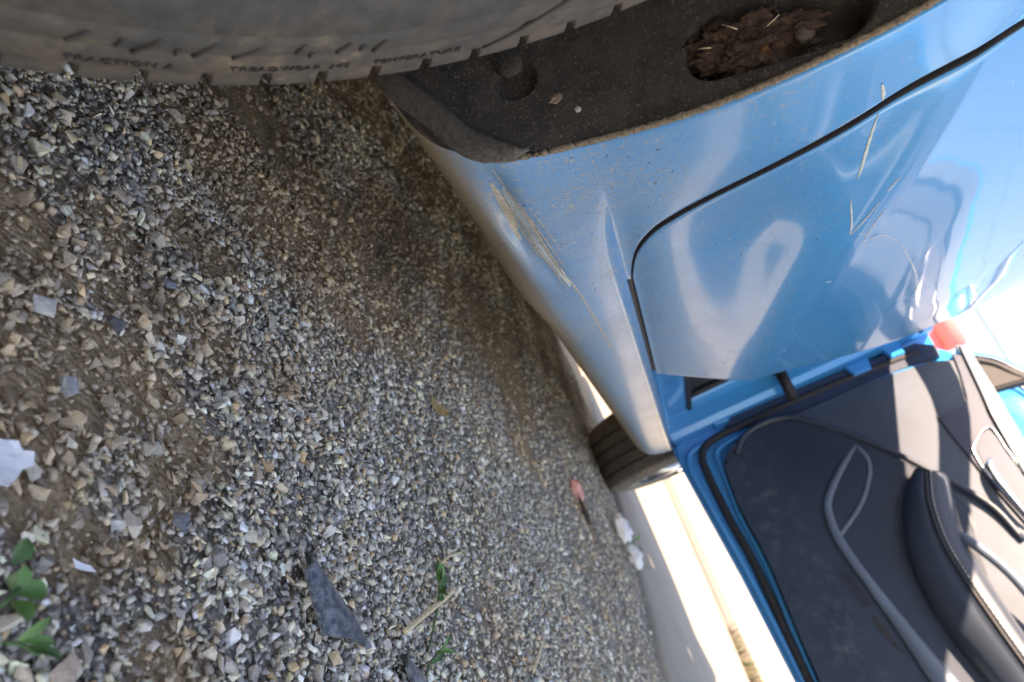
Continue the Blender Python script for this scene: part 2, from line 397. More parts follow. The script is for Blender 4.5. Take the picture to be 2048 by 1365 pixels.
shard('plastic_fragment', .030, .020, .009, [(0, .15), (.06, .8), (.3, 1), (.7, 1), (1, .9), (1, 0), (.4, -.02)],
      (.2500, .494, gz(.25, .5)), math.atan2(.030, .006)-.5, 'small rounded black plastic fragment at the near edge beside the weed stalk')
MPAP = simple('white_paper', (.80, .81, .84), .7, .05, 60)
sheet('torn_paper', [(.119, .2165), (.1195, .226), (.123, .2275), (.1235, .2315), (.129, .2305), (.1305, .226), (.1335, .2235), (.1375, .2185), (.1372, .213), (.128, .2145)], .0004, MPAP, gz(.128, .222)+.004, 'torn white paper scrap with ragged edge on the near gravel', 'paper', (.05, .10), .002, .0006)
sheet('paper_sliver', [(.163, .2445), (.1665, .2455), (.169, .2535), (.1662, .252)], .0003, MPAP, gz(.166, .249)+.0035, 'small white paper sliver wedged between stones near the weeds', 'paper', (0, .1), .001)
MPK = simple('pink_plastic', (.75, .36, .33), .5, .25, 30)
def lump(name, loc, size, mat, label, cat, seed=1, amp=.25, subd=3, fl=(1, 1, 1), freq=1.6, parent=None):
    bm = bmesh.new(); bmesh.ops.create_icosphere(bm, subdivisions=subd, radius=1)
    for v in bm.verts:
        n = mnoise.fractal(v.co*freq+Vector((seed*7.1, seed, 0)), 1, 2, 3); v.co *= 1+amp*n; v.co = Vector((v.co.x*fl[0]*size, v.co.y*fl[1]*size, v.co.z*fl[2]*size))
    if parent is not None:
        for v in bm.verts: v.co += Vector(loc)
        return frombm(name, bm, mat, parent)
    o = frombm(name, bm, mat, smooth=True, label=label, cat=cat); o.location = loc; return o
lump('pink_litter', (.060, 1.705, gz(.06, 1.7)+.008), .022, MPK, 'crumpled pink litter near the front tyre', 'litter', 3, .5, 3, (1.1, .55, .55), 2.2)
lump('brown_scrap', (.092, 1.750, gz(.09, 1.75)+.004), .014, simple('tan_scrap', (.42, .31, .20), .8), 'small tan scrap lying just beside the pink litter', 'litter', 5, .5, 2, (1, .5, .45), 2)
lump('dark_twig_clod', (.112, 1.69, gz(.1, 1.7)+.004), .022, simple('dark_clod', (.05, .04, .035), .9), 'thin dark clod of earth on the gravel by the pink litter', 'dirt', 9, .5, 2, (1.3, .25, .28), 2)
lump('white_litter', (.150, 2.31, .018), .042, MPAP, 'crumpled white tissue at the pavement edge, the one nearer the tyre', 'litter', 4, .5, 3, (1.0, .55, .5), 2.4)
lump('white_litter', (.235, 2.335, .018), .036, MPAP, 'crumpled white tissue at the pavement edge, the one farther from the tyre', 'litter', 8, .5, 3, (1.0, .6, .5), 2.4)
MLEAFD = simple('dry_leaf', (.33, .235, .10), .8, .4, 120)
sheet('dry_leaf', [(-.004, .795), (.006, .79), (.016, .797), (.022, .812), (.014, .816), (.004, .808)], .0005, MLEAFD, gz(.01, .8)+.006, 'curled brown dry leaf alone on the mid gravel', 'leaf', (.1, .3), .005, .001)

# dry stalk
def stalk(name, pts, r, mat, label, cat='stalk', fl=(1, .5)):
    c = Vector(pts[0]); v, f = tube([Vector(p)-c for p in catmull(pts, 5)], r, 8, False, fl); o = newobj(name, v, f, mat, label=label, cat=cat); o.location = c; return o
MSTRAW = simple('straw', (.55, .43, .27), .75, .2, 200)
stalk('straw_stalk', [(.2262, .505, .008), (.219, .553, .009), (.2125, .598, .010), (.2075, .630, .009)], .0021, MSTRAW, 'flat dry straw-coloured stalk lying across the green weed')
stalk('straw_stalk', [(.185, .625, .006), (.178, .66, .006), (.176, .70, .005)], .0013, MSTRAW, 'thin dry stalk lying farther off beyond the green weed')
stalk('straw_stalk', [(.302, .80, .006), (.292, .84, .008), (.286, .875, .006)], .0024, MSTRAW, 'short dry stalk near the frame edge on the farther gravel')

def leafmat(name, c):
    m = Mat(name); n = m.noise(90, 4); m.set(color=m.ramp(n, [(.3, tuple(x*.7 for x in c)), (.7, tuple(x*1.25 for x in c))]), rough=.5)
    m.b.inputs['Subsurface Weight'].default_value = 0; return m.m
MG1, MG2 = leafmat('leaf_green', (.075, .19, .045)), leafmat('leaf_dark', (.035, .10, .025))
def weed(name, stem_pts, leaves, label, mats=(MG1, MG2)):
    base = Vector(stem_pts[0]); root = empty(name, base, label, 'weed', 'green weeds in the gravel')
    v, f = tube(catmull(stem_pts, 5), .0007, 6); newobj('stem', v, f, mats[1], root)
    for (p, d, L, W, k) in leaves:
        p = Vector(p); d = Vector(d).normalized(); s = d.cross(Vector((0, 0, 1))).normalized(); up = s.cross(d); vs = []
        for i in range(9):
            t = i/8; w = W*math.sin(PI*min(1, t*.93+.05))**.75*(1 if t < .98 else .2)
            w *= 1+.12*math.sin(t*21)
            c = p+d*(t*L)+up*(.25*L*math.sin(t*PI*.8)*(.6))
            for q in (-1, -.5, 0, .5, 1): vs.append(c+s*(w*q)+up*(abs(q)*w*.35))
        newobj('leaf', vs, grid_faces(9, 5), mats[k], root)
weed('weed', [(.244, .545, .004), (.232, .562, .006), (.215, .580, .010), (.200, .592, .012), (.188, .592, .013)],
     [((.203, .59, .011), (-.5, .5, .25), .013, .0045, 1), ((.20, .59, .012), (-.8, -.3, .5), .014, .0045, 0), ((.196, .59, .011), (.1, .8, .3), .012, .004, 0), ((.190, .592, .012), (-1, .2, .2), .010, .0035, 1),
      ((.207, .588, .011), (.2, -.6, .5), .012, .004, 1), ((.192, .590, .013), (-.3, .7, .3), .011, .004, 0), ((.212, .583, .009), (-.2, .7, .2), .009, .003, 1)], 'little dark green weed whose leafy tip touches the dry stalk')
weed('weed', [(.258, .53, .003), (.250, .542, .006), (.246, .556, .012)],
     [((.252, .54, .006), (-.2, .6, .3), .014, .0018, 1), ((.250, .545, .008), (-.6, .3, .5), .018, .0018, 0), ((.247, .55, .01), (-.5, .8, .3), .018, .0016, 1), ((.246, .545, .01), (.3, .6, .4), .016, .0018, 0)], 'thin grassy tuft beside the small black plastic fragment')
weed('weed', [(.181, .2025, .003), (.179, .205, .007), (.1755, .2085, .010)],
     [((.1765, .2075, .009), (.12, 1.0, .12), .0105, .0034, 0), ((.176, .207, .009), (-1, .25, .45), .008, .0030, 0), ((.177, .206, .009), (-.3, -.8, .5), .010, .004, 1), ((.179, .2065, .008), (.9, .1, .35), .009, .004, 0), ((.168, .206, .011), (-1, .6, .3), .009, .0034, 1)], 'broad-leaved bright green weed at the nearest edge of the gravel')
weed('weed', [(.190, .206, .003), (.192, .209, .006), (.197, .214, .008)],
     [((.191, .208, .007), (.3, .8, .2), .011, .0018, 0), ((.194, .211, .008), (.6, .7, .3), .010, .0018, 1), ((.191, .208, .007), (-.4, .6, .6), .010, .0016, 0)], 'narrow-leaved green seedling in the nearest corner beside a pinkish stone')
weed('weed', [(.205, 2.33, .01), (.195, 2.35, .03), (.19, 2.36, .05)],
     [((.198, 2.34, .03), (-.4, .3, .6), .035, .007, 0), ((.21, 2.335, .02), (.6, .4, .5), .04, .008, 0), ((.25, 2.34, .015), (.8, .2, .4), .05, .007, 0)], 'small weed growing at the pavement edge behind the white tissues')

# ------------------------------------------------------------------ the car
CAR = empty('car', (-.87, 1.3, 0), 'blue hatchback with dented scratched sill, dusty flank and front door standing open', 'car')
ZX = [(.10, -.20), (.135, -.16), (.150, -.060), (.158, -.035), (.167, -.020), (.180, -.008), (.200, -.001), (.225, .003), (.240, .0045), (.246, .0030), (.250, .0002), (.256, .0018), (.270, .0096), (.300, .0268), (.330, .0440), (.352, .0560), (.370, .0640), (.385, .0688), (.400, .0713), (.406, .0718), (.413, .0726), (.435, .0758), (.480, .0838), (.521, .0897), (.570, .0947), (.614, .0975), (.660, .0978), (.700, .0963), (.733, .0935), (.760, .0900), (.800, .0838), (.840, .0765), (.900, .065), (.960, .050), (1.0, .035)]
_z = np.array([a for a, b in ZX]); _x = np.array([b for a, b in ZX]); _h = np.diff(_z); _d = np.diff(_x)/_h; _m = np.zeros(len(_z))
for i in range(1, len(_z)-1):
    if _d[i-1]*_d[i] > 0:
        w1 = 2*_h[i]+_h[i-1]; w2 = _h[i]+2*_h[i-1]; _m[i] = (w1+w2)/(w1/_d[i-1]+w2/_d[i])
_m[0] = _d[0]; _m[-1] = _d[-1]
SZ = np.linspace(.16, .48, 160); SX = np.interp(SZ, [.16, .18, .20, .225, .25, .28, .31, .34, .37, .40, .43, .46, .48], [-.03, -.008, -.001, .004, .0095, .0195, .0305, .0405, .0490, .0560, .0625, .0680, .0715]); SX = np.convolve(np.pad(SX, 7, 'edge'), np.ones(15)/15, 'valid')
def G0(z):
    z = np.clip(z, _z[0], _z[-1]); i = np.clip(np.searchsorted(_z, z)-1, 0, len(_h)-1); t = (z-_z[i])/_h[i]; h = _h[i]
    return (1+2*t)*(1-t)**2*_x[i]+t*(1-t)**2*h*_m[i]+t*t*(3-2*t)*_x[i+1]+t*t*(t-1)*h*_m[i+1]
def sm(a, b, x):
    t = np.clip((x-a)/(b-a), 0, 1); return t*t*(3-2*t)
def G(y, z):
    """x of the car's right flank at (y, z), dent included"""
    y = np.asarray(y, float); z = np.asarray(z, float); w = sm(.27, .37, z)
    zz = z+.08*(y-1.16)*w*(1-.5*sm(.5, .7, z))+.006*np.exp(-((y-.74)/.10)**2)*(1-sm(.17, .21, z))
    x = G0(zz); k = 1-sm(.44, .66, y); ks = k*sm(.19, .215, z)*(1-sm(.40, .46, z))
    x = x*(1-ks)+np.interp(z, SZ, SX)*ks
    g = lambda a, b, sa, sb: np.exp(-((y-a)/sa)**2-((z-b)/sb)**2)
    x = x-.0105*g(.515, .181, .080, .0095)-.004*g(.60, .190, .045, .006)+.0030*g(.56, .170, .09, .006)-.0035*g(.44, .188, .03, .005)
    x = x+.0012*np.sin(y*70)*g(.55, .182, .09, .014)
    return x
def lerp(z, P):
    P = sorted(P); return float(np.interp(z, [a for a, b in P], [b for a, b in P]))
EDGE = [(.14, .385), (.1752, .3912), (.1836, .4005), (.2003, .4055), (.2240, .4095), (.2540, .4094), (.2824, .4035), (.3091, .3940), (.3341, .3834), (.3575, .3722), (.3793, .3610), (.4000, .3502), (.4191, .3395), (.45, .317), (.50, .283), (.55, .239), (.60, .178), (.64, .105), (.665, .03), (.672, -.02)]
GAP = [(.2519, .90), (.2525, .79), (.2535, .712), (.2582, .6549), (.2660, .6036), (.2781, .5651), (.2927, .5422), (.3100, .5228), (.3414, .4922), (.3689, .4654), (.3941, .4423), (.4167, .4190), (.4453, .3919), (.4621, .3749), (.52, .335), (.60, .305), (.70, .29), (1.0, .29)]
def smooth_curve(P, n=200):
    Q = catmull([(a, b, 0) for a, b in sorted(P)], 8); return [(q.x, q.y) for q in Q]
EDGE = smooth_curve(EDGE); GAPS = smooth_curve(GAP)

# paint: blue clear-coated, dusty low down, fine scratches, insects' and mud speckles
def paint(name, dust=1.0):
    m = Mat(name); px, py, pz = m.sep()
    flake = m.noise(1500, 2)
    base = m.mix(.25, (.002, .302, .675), m.ramp(flake, [(.4, (.002, .265, .615)), (.6, (.004, .34, .735))]))
    # road film: thicker towards the ground
    low = m.ramp(pz, [(.15, 1.0), (.20, .70), (.26, .55), (.34, .34), (.40, .10), (.55, .03), (.8, .02)])
    film = m.math('MULTIPLY', low, m.ramp(m.noise(9, 5, .6), [(.25, .55), (.75, 1.15)]))
    str_v = m.pos((60, 9, 140)); streak = m.ramp(m.noise(7, 4, .6, vec=str_v), [(.35, .7), (.7, 1.15)])
    film = m.math('MULTIPLY', m.math('MULTIPLY', film, streak), .85*dust)
    spk = m.ramp(m.noise(300, 3, .6), [(.555, 0), (.62, 1)]); spk2 = m.ramp(m.noise(700, 2, .5), [(.66, 0), (.70, 1)])
    cl = m.ramp(m.noise(22, 4), [(.36, .12), (.60, 1)])
    spk = m.math('MULTIPLY', m.math('MULTIPLY', m.math('MAXIMUM', spk, spk2), cl), m.ramp(pz, [(.18, .85), (.30, .50), (.5, .10)]))
    dcol = m.mix(m.ramp(m.noise(40, 4), [(.3, 0), (.7, 1)]), (.21, .205, .19), (.30, .275, .235))
    c = m.mix(m.math('MINIMUM', film, .9), base, dcol); c = m.mix(m.math('MULTIPLY', spk, .8*dust), c, (.42, .34, .22))
    c = m.mix(m.math('MULTIPLY', m.ramp(pz, [(.160, .85), (.180, 0)]), dust), c, (.36, .27, .17))
    # fine hairline scratches
    sv = m.pos((220, 14, 60)); s1 = m.ramp(m.noise(9, 2, .5, vec=sv), [(.70, 0), (.735, 1)])
    sv2 = m.pos((300, 120, 9)); s2 = m.ramp(m.noise(8, 2, .5, vec=sv2), [(.71, 0), (.745, 1)])
    sc = m.math('MULTIPLY', m.math('MAXIMUM', s1, s2), .35)
    c = m.mix(sc, c, (.45, .55, .62))
    # dark grit
    dk = m.ramp(m.noise(620, 2, .5), [(.68, 0), (.72, 1)]); c = m.mix(m.math('MULTIPLY', m.math('MULTIPLY', dk, low), .9), c, (.04, .04, .04))
    rough = m.math('ADD', m.math('MULTIPLY', film, .5), .22)
    m.set(color=c, rough=rough, metal=.1, spec=.22)
    cw = m.math('SUBTRACT', 1.0, m.math('MINIMUM', m.math('ADD', m.math('MULTIPLY', film, .9), m.math('MULTIPLY', spk, .9)), .9))
    m.set(coat=cw, coatr=m.math('ADD', m.math('MULTIPLY', film, .30), .035))
    m.b.inputs['Coat IOR'].default_value = 1.33
    m.bump(m.math('ADD', m.math('MULTIPLY', spk, 1.0), m.noise(60, 2)), .06, .001)
    return m.m
MPAINT = paint('blue_paint'); MPAINT_IN = paint('blue_paint_inner', .25)
MBLK = simple('black_rubber_and_gap_shade', (.022, .022, .024), .65, .3, 80)
MSHADE = simple('dark_cavity', (.012, .012, .013), .9)
MDK = simple('dark_trim', (.045, .052, .062), .5, .2, 150, .25, 900)

def rows(zs, yl, yr, nc, off=0.0, fl=True, flip=False, fd=.03):
    """patch of flank surface with inward flanges on both ends"""
    V = []; ncol = nc+(4 if fl else 0)
    for z in zs:
        a, b = yl(z), yr(z); ys = np.linspace(a, b, nc); xs = G(ys, np.full(nc, z))+off
        r = [(xs[i], ys[i], z) for i in range(nc)]
        if fl:
            r = [(xs[0]-fd, a+.003, z), (xs[0]-.0025, a+.0002, z)]+r+[(xs[-1]-.0025, b-.0002, z), (xs[-1]-.03, b-.003, z)]
            r[2] = (xs[0]-.0006, a+.0012, z); r[-3] = (xs[-1]-.0006, b-.0012, z)
        V += r
    return V, grid_faces(len(zs), ncol, flip)
HG = .0042
def edge(z): return lerp(z, EDGE)
def gapb(z): return lerp(z+.0004, GAPS)-HG*1.0
def gapd(z): return lerp(z-.0004, GAPS)+HG*1.0
# --- body side: sill + rear quarter (around the wheel arch)
zs1 = [.140, .143, .146, .149, .152, .155, .158, .161, .164, .167, .17, .1735, .177, .18, .1835, .187, .19, .194, .198, .202, .207, .213, .22, .227, .233, .238, .241, .2435, .246, .248, .2495]
def yl_sill(z): return edge(max(z, .1752)) if z > .15 else .385
v1, f1 = rows(zs1, yl_sill, lambda z: 2.25+.02*sm(.19, .17, z)*0-.05*max(0, (.2-z))/.05*(z < .2)*.6, 420, fd=.006)
top_fl = [(G(np.array([y]), np.array([.2495]))[0]-.03, y, .2510) for y in np.linspace(.62, 2.25, 80)]
tv = []
for y in np.linspace(.60, 2.25, 160):
    g = float(G(y, .2495)); tv += [(g, y, .2495), (g-.0015, y, .2503), (g-.035, y, .2508)]
zs2 = list(np.linspace(.2495, .27, 20))+list(np.linspace(.275, .67, 80))
v2, f2 = rows(zs2, edge, lambda z: max(gapb(max(z, .2537)), edge(z)+.004), 40, fd=.006)
BODY = sharp(newobj('sill_and_quarter_panel', *merge((v1, f1), (v2, f2), (tv, grid_faces(160, 3, True))), MPAINT, CAR, label='dented dusty blue sill and wheel arch edge'), 50)
# --- rear quarter above and behind the wheel (continues out of frame)
zq = list(np.linspace(.672, 1.0, 24)); vq, fq = rows(zq, lambda z: -.75, lambda z: gapb(z), 30)
zr = list(np.linspace(.20, .672, 40)); vr, fr = rows(zr, lambda z: -.75, lambda z: -.04-edge(z) if z > .26 else -.44, 20)
newobj('rear_quarter', *merge((vq, fq), (vr, fr)), MPAINT, CAR)

# --- rear door
RD_ = empty('rear_door', (0, .8, .6), None, None, parent=CAR)
def gd(z): return gapd(z)
zd = [.2560, .2566, .2575, .2588, .2605, .2625, .265, .268, .2715, .2755, .28, .285]+list(np.linspace(.29, .76, 150))+list(np.linspace(.765, .97, 24))
vd, fd = rows(zd, gd, lambda z: 1.158, 130); md = [1 if (i % 133) < 2 else 0 for i in range(len(fd))]+[1 if (i % 2) == 0 else 0 for i in range(119*2)]  # gap-side and bottom flanges black: shade of the shut line put into the colour
bv = []
for y in np.linspace(gd(.2560), 1.158, 120):
    g = float(G(y, .2560)); bv += [(g-.03, y, .2558), (g-.0018, y, .2555), (g, y, .2560)]
DOOR = sharp(newobj('door_skin', *merge((vd, fd), (bv, grid_faces(120, 3, True))), None, RD_, mats=[MPAINT, MBLK], midx=md, label='dusty blue rear door skin with pale scuffs, painted reflections and a lower crease'), 55)
# dark seal set back in the shut line
pth = []
for z, y in GAPS: pth.append((float(G(y, z))-.0075, y+.0005, z))
v, f = tube([p for p in pth if p[2] < .97], .0048, 8); newobj('door_seal', v, f, MBLK, RD_)
v, f = tube([(-.0075, y, .2529) for y in np.linspace(.78, 1.15, 30)], .0048, 8); newobj('sill_seal', v, f, MBLK, RD_)
# front edge of the rear door: folded hem and seal facing the open doorway
hem = []
for z in np.linspace(.257, .965, 90):
    g = float(G(1.158, z)); hem += [(g-.002, 1.1585, z), (g-.014, 1.1605, z), (g-.05, 1.150, z), (g-.11, 1.145, z)]
newobj('door_hem', hem, grid_faces(90, 4), MBLK, RD_)

# --- scratches, scuffs and painted reflections on the flank (ribbons lying on the paint)
def ribbon(name, pts, w, mat, parent, off=.0007, label=None, taper=True, jit=.0):
    P = catmull([(a, b, 0) for a, b in pts], 8); n = len(P); V = []
    for i, p in enumerate(P):
        t = (P[min(i+1, n-1)]-P[max(i-1, 0)]).normalized(); nrm = Vector((-t.y, t.x, 0))
        k = (math.sin(PI*(i+.6)/(n+.2))**.6 if taper else 1)*(1+jit*mnoise.noise(Vector((i*.9, w*9000, 2))))
        for s in (-1, 0, 1):
            y = p.x+nrm.x*w*k*s*.5; z = p.y+nrm.y*w*k*s*.5; V.append((float(G(y, z))+off*(1 if s == 0 else .4), y, z))
    return newobj(name, V, grid_faces(n, 3), mat, parent, label=label)
MTAN = simple('dried_mud', (.37, .33, .275), .9, .3, 300); MPALE = simple('primer_and_glint', (.55, .58, .60), .6, .2, 400); MGRN = simple('green_scuff', (.48, .55, .52), .7, .25, 500)
MSCUF = simple('scuffed_paint', (.36, .45, .53), .55, .3, 260, .6, 500)
ribbon('scuff', [(.445, .1885), (.49, .1895), (.55, .1915), (.60, .1945), (.645, .199)], .0095, MSCUF, BODY, .00035, 'broad pale scuffed scrape across the dented sill', jit=.35)
ribbon('scratch', [(.4124, .1884), (.4538, .1900), (.4991, .1937), (.5876, .1962), (.6781, .2035), (.8875, .2095), (.9631, .2142)], .0022, MTAN, BODY, label='long tan scratch along the sill', jit=.8)
ribbon('scratch', [(.455, .1925), (.50, .1958), (.56, .1995), (.61, .202)], .0010, MTAN, BODY, jit=.8)
ribbon('scratch', [(.47, .1985), (.52, .2020), (.56, .205)], .0008, MTAN, BODY, jit=.8)
ribbon('scratch', [(.455, .1862), (.50, .1872), (.56, .1885), (.62, .192), (.655, .1955)], .0016, MTAN, BODY, jit=.8)
ribbon('scratch', [(.47, .1835), (.53, .1845), (.58, .187)], .0010, MTAN, BODY, jit=.6)
ribbon('mud_scrape', [(.435, .1822), (.462, .1828), (.495, .1822), (.528, .1800), (.545, .1795)], .0060, MTAN, BODY, .0004, 'tan mud caked in the dent', jit=.5)
ribbon('scratch', [(.60, .1985), (.625, .1990), (.640, .2010)], .0018, MPALE, BODY, jit=.7)
ribbon('scratch', [(.545, .191), (.60, .1945), (.65, .1985)], .0012, MPALE, BODY, jit=.8)
ribbon('scratch', [(.4016, .4030), (.4117, .4060), (.4205, .4075)], .0022, MGRN, BODY, jit=.6)
ribbon('scratch', [(.436, .4085), (.4641, .41), (.4972, .4123), (.523, .4135)], .0020, MGRN, DOOR, label='pale green scuff running down the door', jit=.6)
for pts, w in (([(.5556, .414), (.60, .4215), (.6231, .4238)], .0013), ([(.6231, .4238), (.6105, .4275), (.5925, .4312), (.5673, .435)], .0012), ([(.5845, .442), (.62, .4395), (.647, .4381)], .0012),
               ([(.647, .4381), (.6467, .4480), (.6467, .4554), (.6819, .4769)], .0011), ([(.6819, .4769), (.7609, .5066), (.8239, .5263), (.8919, .5425)], .0013), ([(.5309, .4404), (.5513, .4368)], .0010)):
    ribbon('scratch', pts, w, MPALE, DOOR, jit=.4)  # pale hooks on the door: reflections put into colour, laid as ribbons
for k in range(46):                                                  # small nicks
    low = k < 20
    y = random.uniform(.43, .85) if low else random.uniform(.56, 1.1); z = random.uniform(.20, .242) if low else random.uniform(.27, .46)
    if not low and y < lerp(z, GAPS)+.03: continue
    a = random.choice((-.3, .2, .5, 1.2)); L = random.uniform(.003, .010)
    ribbon('nick', [(y, z), (y+L*math.cos(a)*.5, z+L*math.sin(a)*.5), (y+L*math.cos(a), z+L*math.sin(a))], random.uniform(.0004, .0009), random.choice((MPALE, MTAN, MTAN)), BODY if low else DOOR, .0005)

def specks(name, n, ylo, yhi, zlo, zhi, smin, smax, mat, parent, dens):
    V = []; Fc = []; k = 0
    while k < n:
        y = random.uniform(ylo, yhi); z = random.uniform(zlo, zhi)
        if random.random() > dens(y, z): continue
        k += 1; r = random.uniform(smin, smax)*random.uniform(.6, 1); a = random.uniform(0, PI); L = r*random.choice((1, 1.3, 2.2, 3)); o = len(V); m_ = 6
        x0 = float(G(y, z)); V.append((x0+r*.45, y, z))
        for i in range(m_):
            q = 2*PI*i/m_; u_ = L*math.cos(q)*random.uniform(.7, 1.2); w_ = r*math.sin(q)*random.uniform(.7, 1.2); yy = y+u_*math.cos(a)-w_*math.sin(a); zz_ = z+u_*math.sin(a)+w_*math.cos(a)
            V.append((float(G(yy, zz_))-.00005, yy, zz_))
        Fc += [(o, o+1+i, o+1+(i+1) % m_) for i in range(m_)]
    return newobj(name, V, Fc, mat, parent, smooth=False, kind='stuff')
ok_b = lambda y, z: (y > edge(max(z, .1752))+.004)*(y < gapb(max(z, .2537))-.004 if z > .25 else 1)*(.25+.75*math.exp(-((y-.5)/.16)**2))*(.35+.65*(mnoise.noise(Vector((y*18, z*25, 0))) > -.1))
ok_d = lambda y, z: (y > gapd(max(z, .2565))+.006)*math.exp(-((z-.27)/.10)**2)*(.3+.7*(mnoise.noise(Vector((y*14, z*20, 4))) > 0))
specks('mud_specks', 900, .40, 1.3, .182, .30, .0003, .0009, MTAN, BODY, ok_b)
specks('mud_specks', 420, .56, 1.15, .262, .44, .0003, .0008, MTAN, DOOR, ok_d)
specks('dark_grit', 260, .40, 1.2, .185, .30, .0003, .0008, MBLK, BODY, ok_b)
specks('dark_grit', 200, .56, 1.15, .262, .42, .0003, .0009, MBLK, DOOR, ok_d)

# --- wheel arch liner seen behind the tyre
ml = Mat('arch_liner'); gx, gy, gzz = ml.sep()
lc = ml.ramp(ml.noise(55, 5, .65), [(.3, (.034, .032, .030)), (.7, (.075, .068, .058))])
sand = ml.ramp(ml.noise(420, 4, .65), [(.56, 0), (.66, 1)])
lc = ml.mix(ml.math('MULTIPLY', sand, ml.ramp(ml.noise(14, 3), [(.35, .1), (.65, .7)])), lc, (.24, .19, .14))
ml.set(color=lc, rough=.82, spec=.3); ml.bump(ml.math('ADD', ml.noise(480, 4, .7), ml.math('MULTIPLY', ml.noise(90, 3), 1.2)), .75, .0018)
def slot(x, z):
    """signed distance to the elongated recess"""
    a = Vector((.001, .333)); b = Vector((.0300, .386)); p = Vector((x, z)); t = max(0, min(1, (p-a).dot(b-a)/(b-a).length_squared)); return (p-(a+(b-a)*t)).length-(.0160-.0035*t)
def liner():
    zs = np.linspace(0, 1, 230); V = []; nx = 120
    for kz in zs:
        z = .165+kz*.435
        e = edge(max(z, .1752)); xe = float(G(e, max(z, .165)))-.0012
        xs = np.concatenate([np.linspace(-.30, -.09, 24), np.linspace(-.088, xe, nx-24)])
        for x in xs:
            zb = float(np.interp(x, [-.30, -.07, -.043, -.013, .0], [.140, .150, .158, .170, .176])); z = zb+kz*(.60-zb)
            y = e-.0012-.02*sm(0, .25, xe-x)*1.0
            d = slot(x, z); y += .030*float(sm(.003, -.006, d))
            q = math.hypot(x+.053, z-.224); y += .006*float(sm(.014, .011, q))
            y += .0006*mnoise.noise(Vector((x*60, z*60, 0)))
            V.append((x, y, z))
    return newobj('wheel_arch_liner', V, grid_faces(len(zs), nx, True), ml.m, CAR, label='gritty black wheel arch liner behind the rear tyre')
LIN = liner()
v, f = tube(catmull([(-.086, .384, .149), (-.069, .386, .1565), (-.043, .389, .1700), (-.020, .391, .1805), (-.009, .392, .190), (.001, .393, .204), (.0015, .396, .214)], 6), [.0085*min(1, .6+.08*i) if i < 26 else .0075*(1-.07*(i-25)) for i in range(37)], 10, False, (.55, 1)); newobj('liner_lip', v, f, simple('dusty_lip', (.095, .085, .072), .9, .35, 300, .7, 500), LIN)
lv = [Vector(v.co)+parent_loc(CAR) for v in LIN.data.vertices]; V = []; Fc = []; k = 0
while k < 1500:
    p = random.choice(lv); w = math.exp(-max(0, float(G(edge(max(p.z, .18)), max(p.z, .18)))-p.x)/.045)
    if p.z < .165 or p.z > .46 or random.random() > .15+.85*w or slot(p.x, p.z) < .001 or p.x < -.12: continue
    k += 1; r = random.uniform(.0003, .0008)*(1.6 if random.random() < .06 else 1); o = len(V); c = p+Vector((random.uniform(-.001, .001), -.0001, random.uniform(-.001, .001)))
    V += [c+Vector((-r, 0, 0)), c+Vector((0, 0, -r*random.uniform(.7, 1.3))), c+Vector((r, 0, 0)), c+Vector((0, 0, r)), c+Vector((0, -r*.9, 0))]
    Fc += [(o, o+1, o+4), (o+1, o+2, o+4), (o+2, o+3, o+4), (o+3, o, o+4)]
newobj('stuck_grit', V, Fc, simple('stuck_grit', (.115, .10, .085), .95, .5, 900), LIN, smooth=False, kind='stuff')
# gritty rim of the panel edge
MGRIT = simple('caked_grit', (.24, .19, .135), .95, .45, 500, .8, 900)
ep = [(float(G(edge(z), z))-.0022+.0006*mnoise.noise(Vector((z*400, 0, 0))), edge(z)-.0010, z) for z in np.linspace(.178, .47, 150)]
v, f = tube(ep, [.0019+.0011*mnoise.noise(Vector((i*.8, 3, 0))) for i in range(150)], 7); newobj('grit_line', v, f, MGRIT, BODY)
bm = bmesh.new(); bmesh.ops.create_cone(bm, cap_ends=True, segments=6, radius1=.0062, radius2=.0058, depth=.007)
bmesh.ops.bevel(bm, geom=bm.edges[:], offset=.0008, segments=2, affect='EDGES')
bmesh.ops.transform(bm, matrix=Matrix.Translation((.0262, .3685, .3690)) @ Matrix.Rotation(PI/2, 4, 'X'), verts=bm.verts[:])
frombm('bolt', bm, simple('rusty_bolt', (.085, .066, .052), .8, .4, 300, .6, 700), LIN)
bm = bmesh.new(); bmesh.ops.create_cone(bm, cap_ends=True, segments=24, radius1=.009, radius2=.0075, depth=.005)
bmesh.ops.transform(bm, matrix=Matrix.Translation((-.053, .388, .224)) @ Matrix.Rotation(PI/2, 4, 'X'), verts=bm.verts[:]); frombm('clip', bm, ml.m, LIN)
# dirt packed into the recess
CLUMP = empty('dirt_clump', (0, .38, .325), 'crumbly brown clump of dried mud packed in the wheel arch recess', 'dirt')
mm = Mat('clump_mud'); mm.set(color=mm.ramp(mm.noise(170, 6, .75), [(.3, (.035, .023, .017)), (.52, (.11, .068, .045)), (.75, (.25, .16, .10))]), rough=.95); mm.bump(mm.noise(420, 5, .8), 1, .004)
mr = simple('rusty_mud', (.26, .14, .055), .95, .5, 260, .9, 500)
def liner_y(z): return edge(z)-.006
def mudmass():
    bm = bmesh.new(); bmesh.ops.create_icosphere(bm, subdivisions=6, radius=1)
    for v in bm.verts:
        c = v.co.copy(); n = mnoise.fractal(c*2.3, .9, 2.1, 5)+.28*mnoise.fractal(c*6+Vector((3, 1, 0)), .8, 2.1, 4); k = 1+.45*n
        t = c.z*k; z = .3470+.0285*t; v.co = Vector((.0080+.0150*t+.0150*c.x*k-.002*c.z, liner_y(z)+.0150+.0150*c.y*k, z))
    return frombm('packed_mud', bm, mm.m, CLUMP)
mudmass()
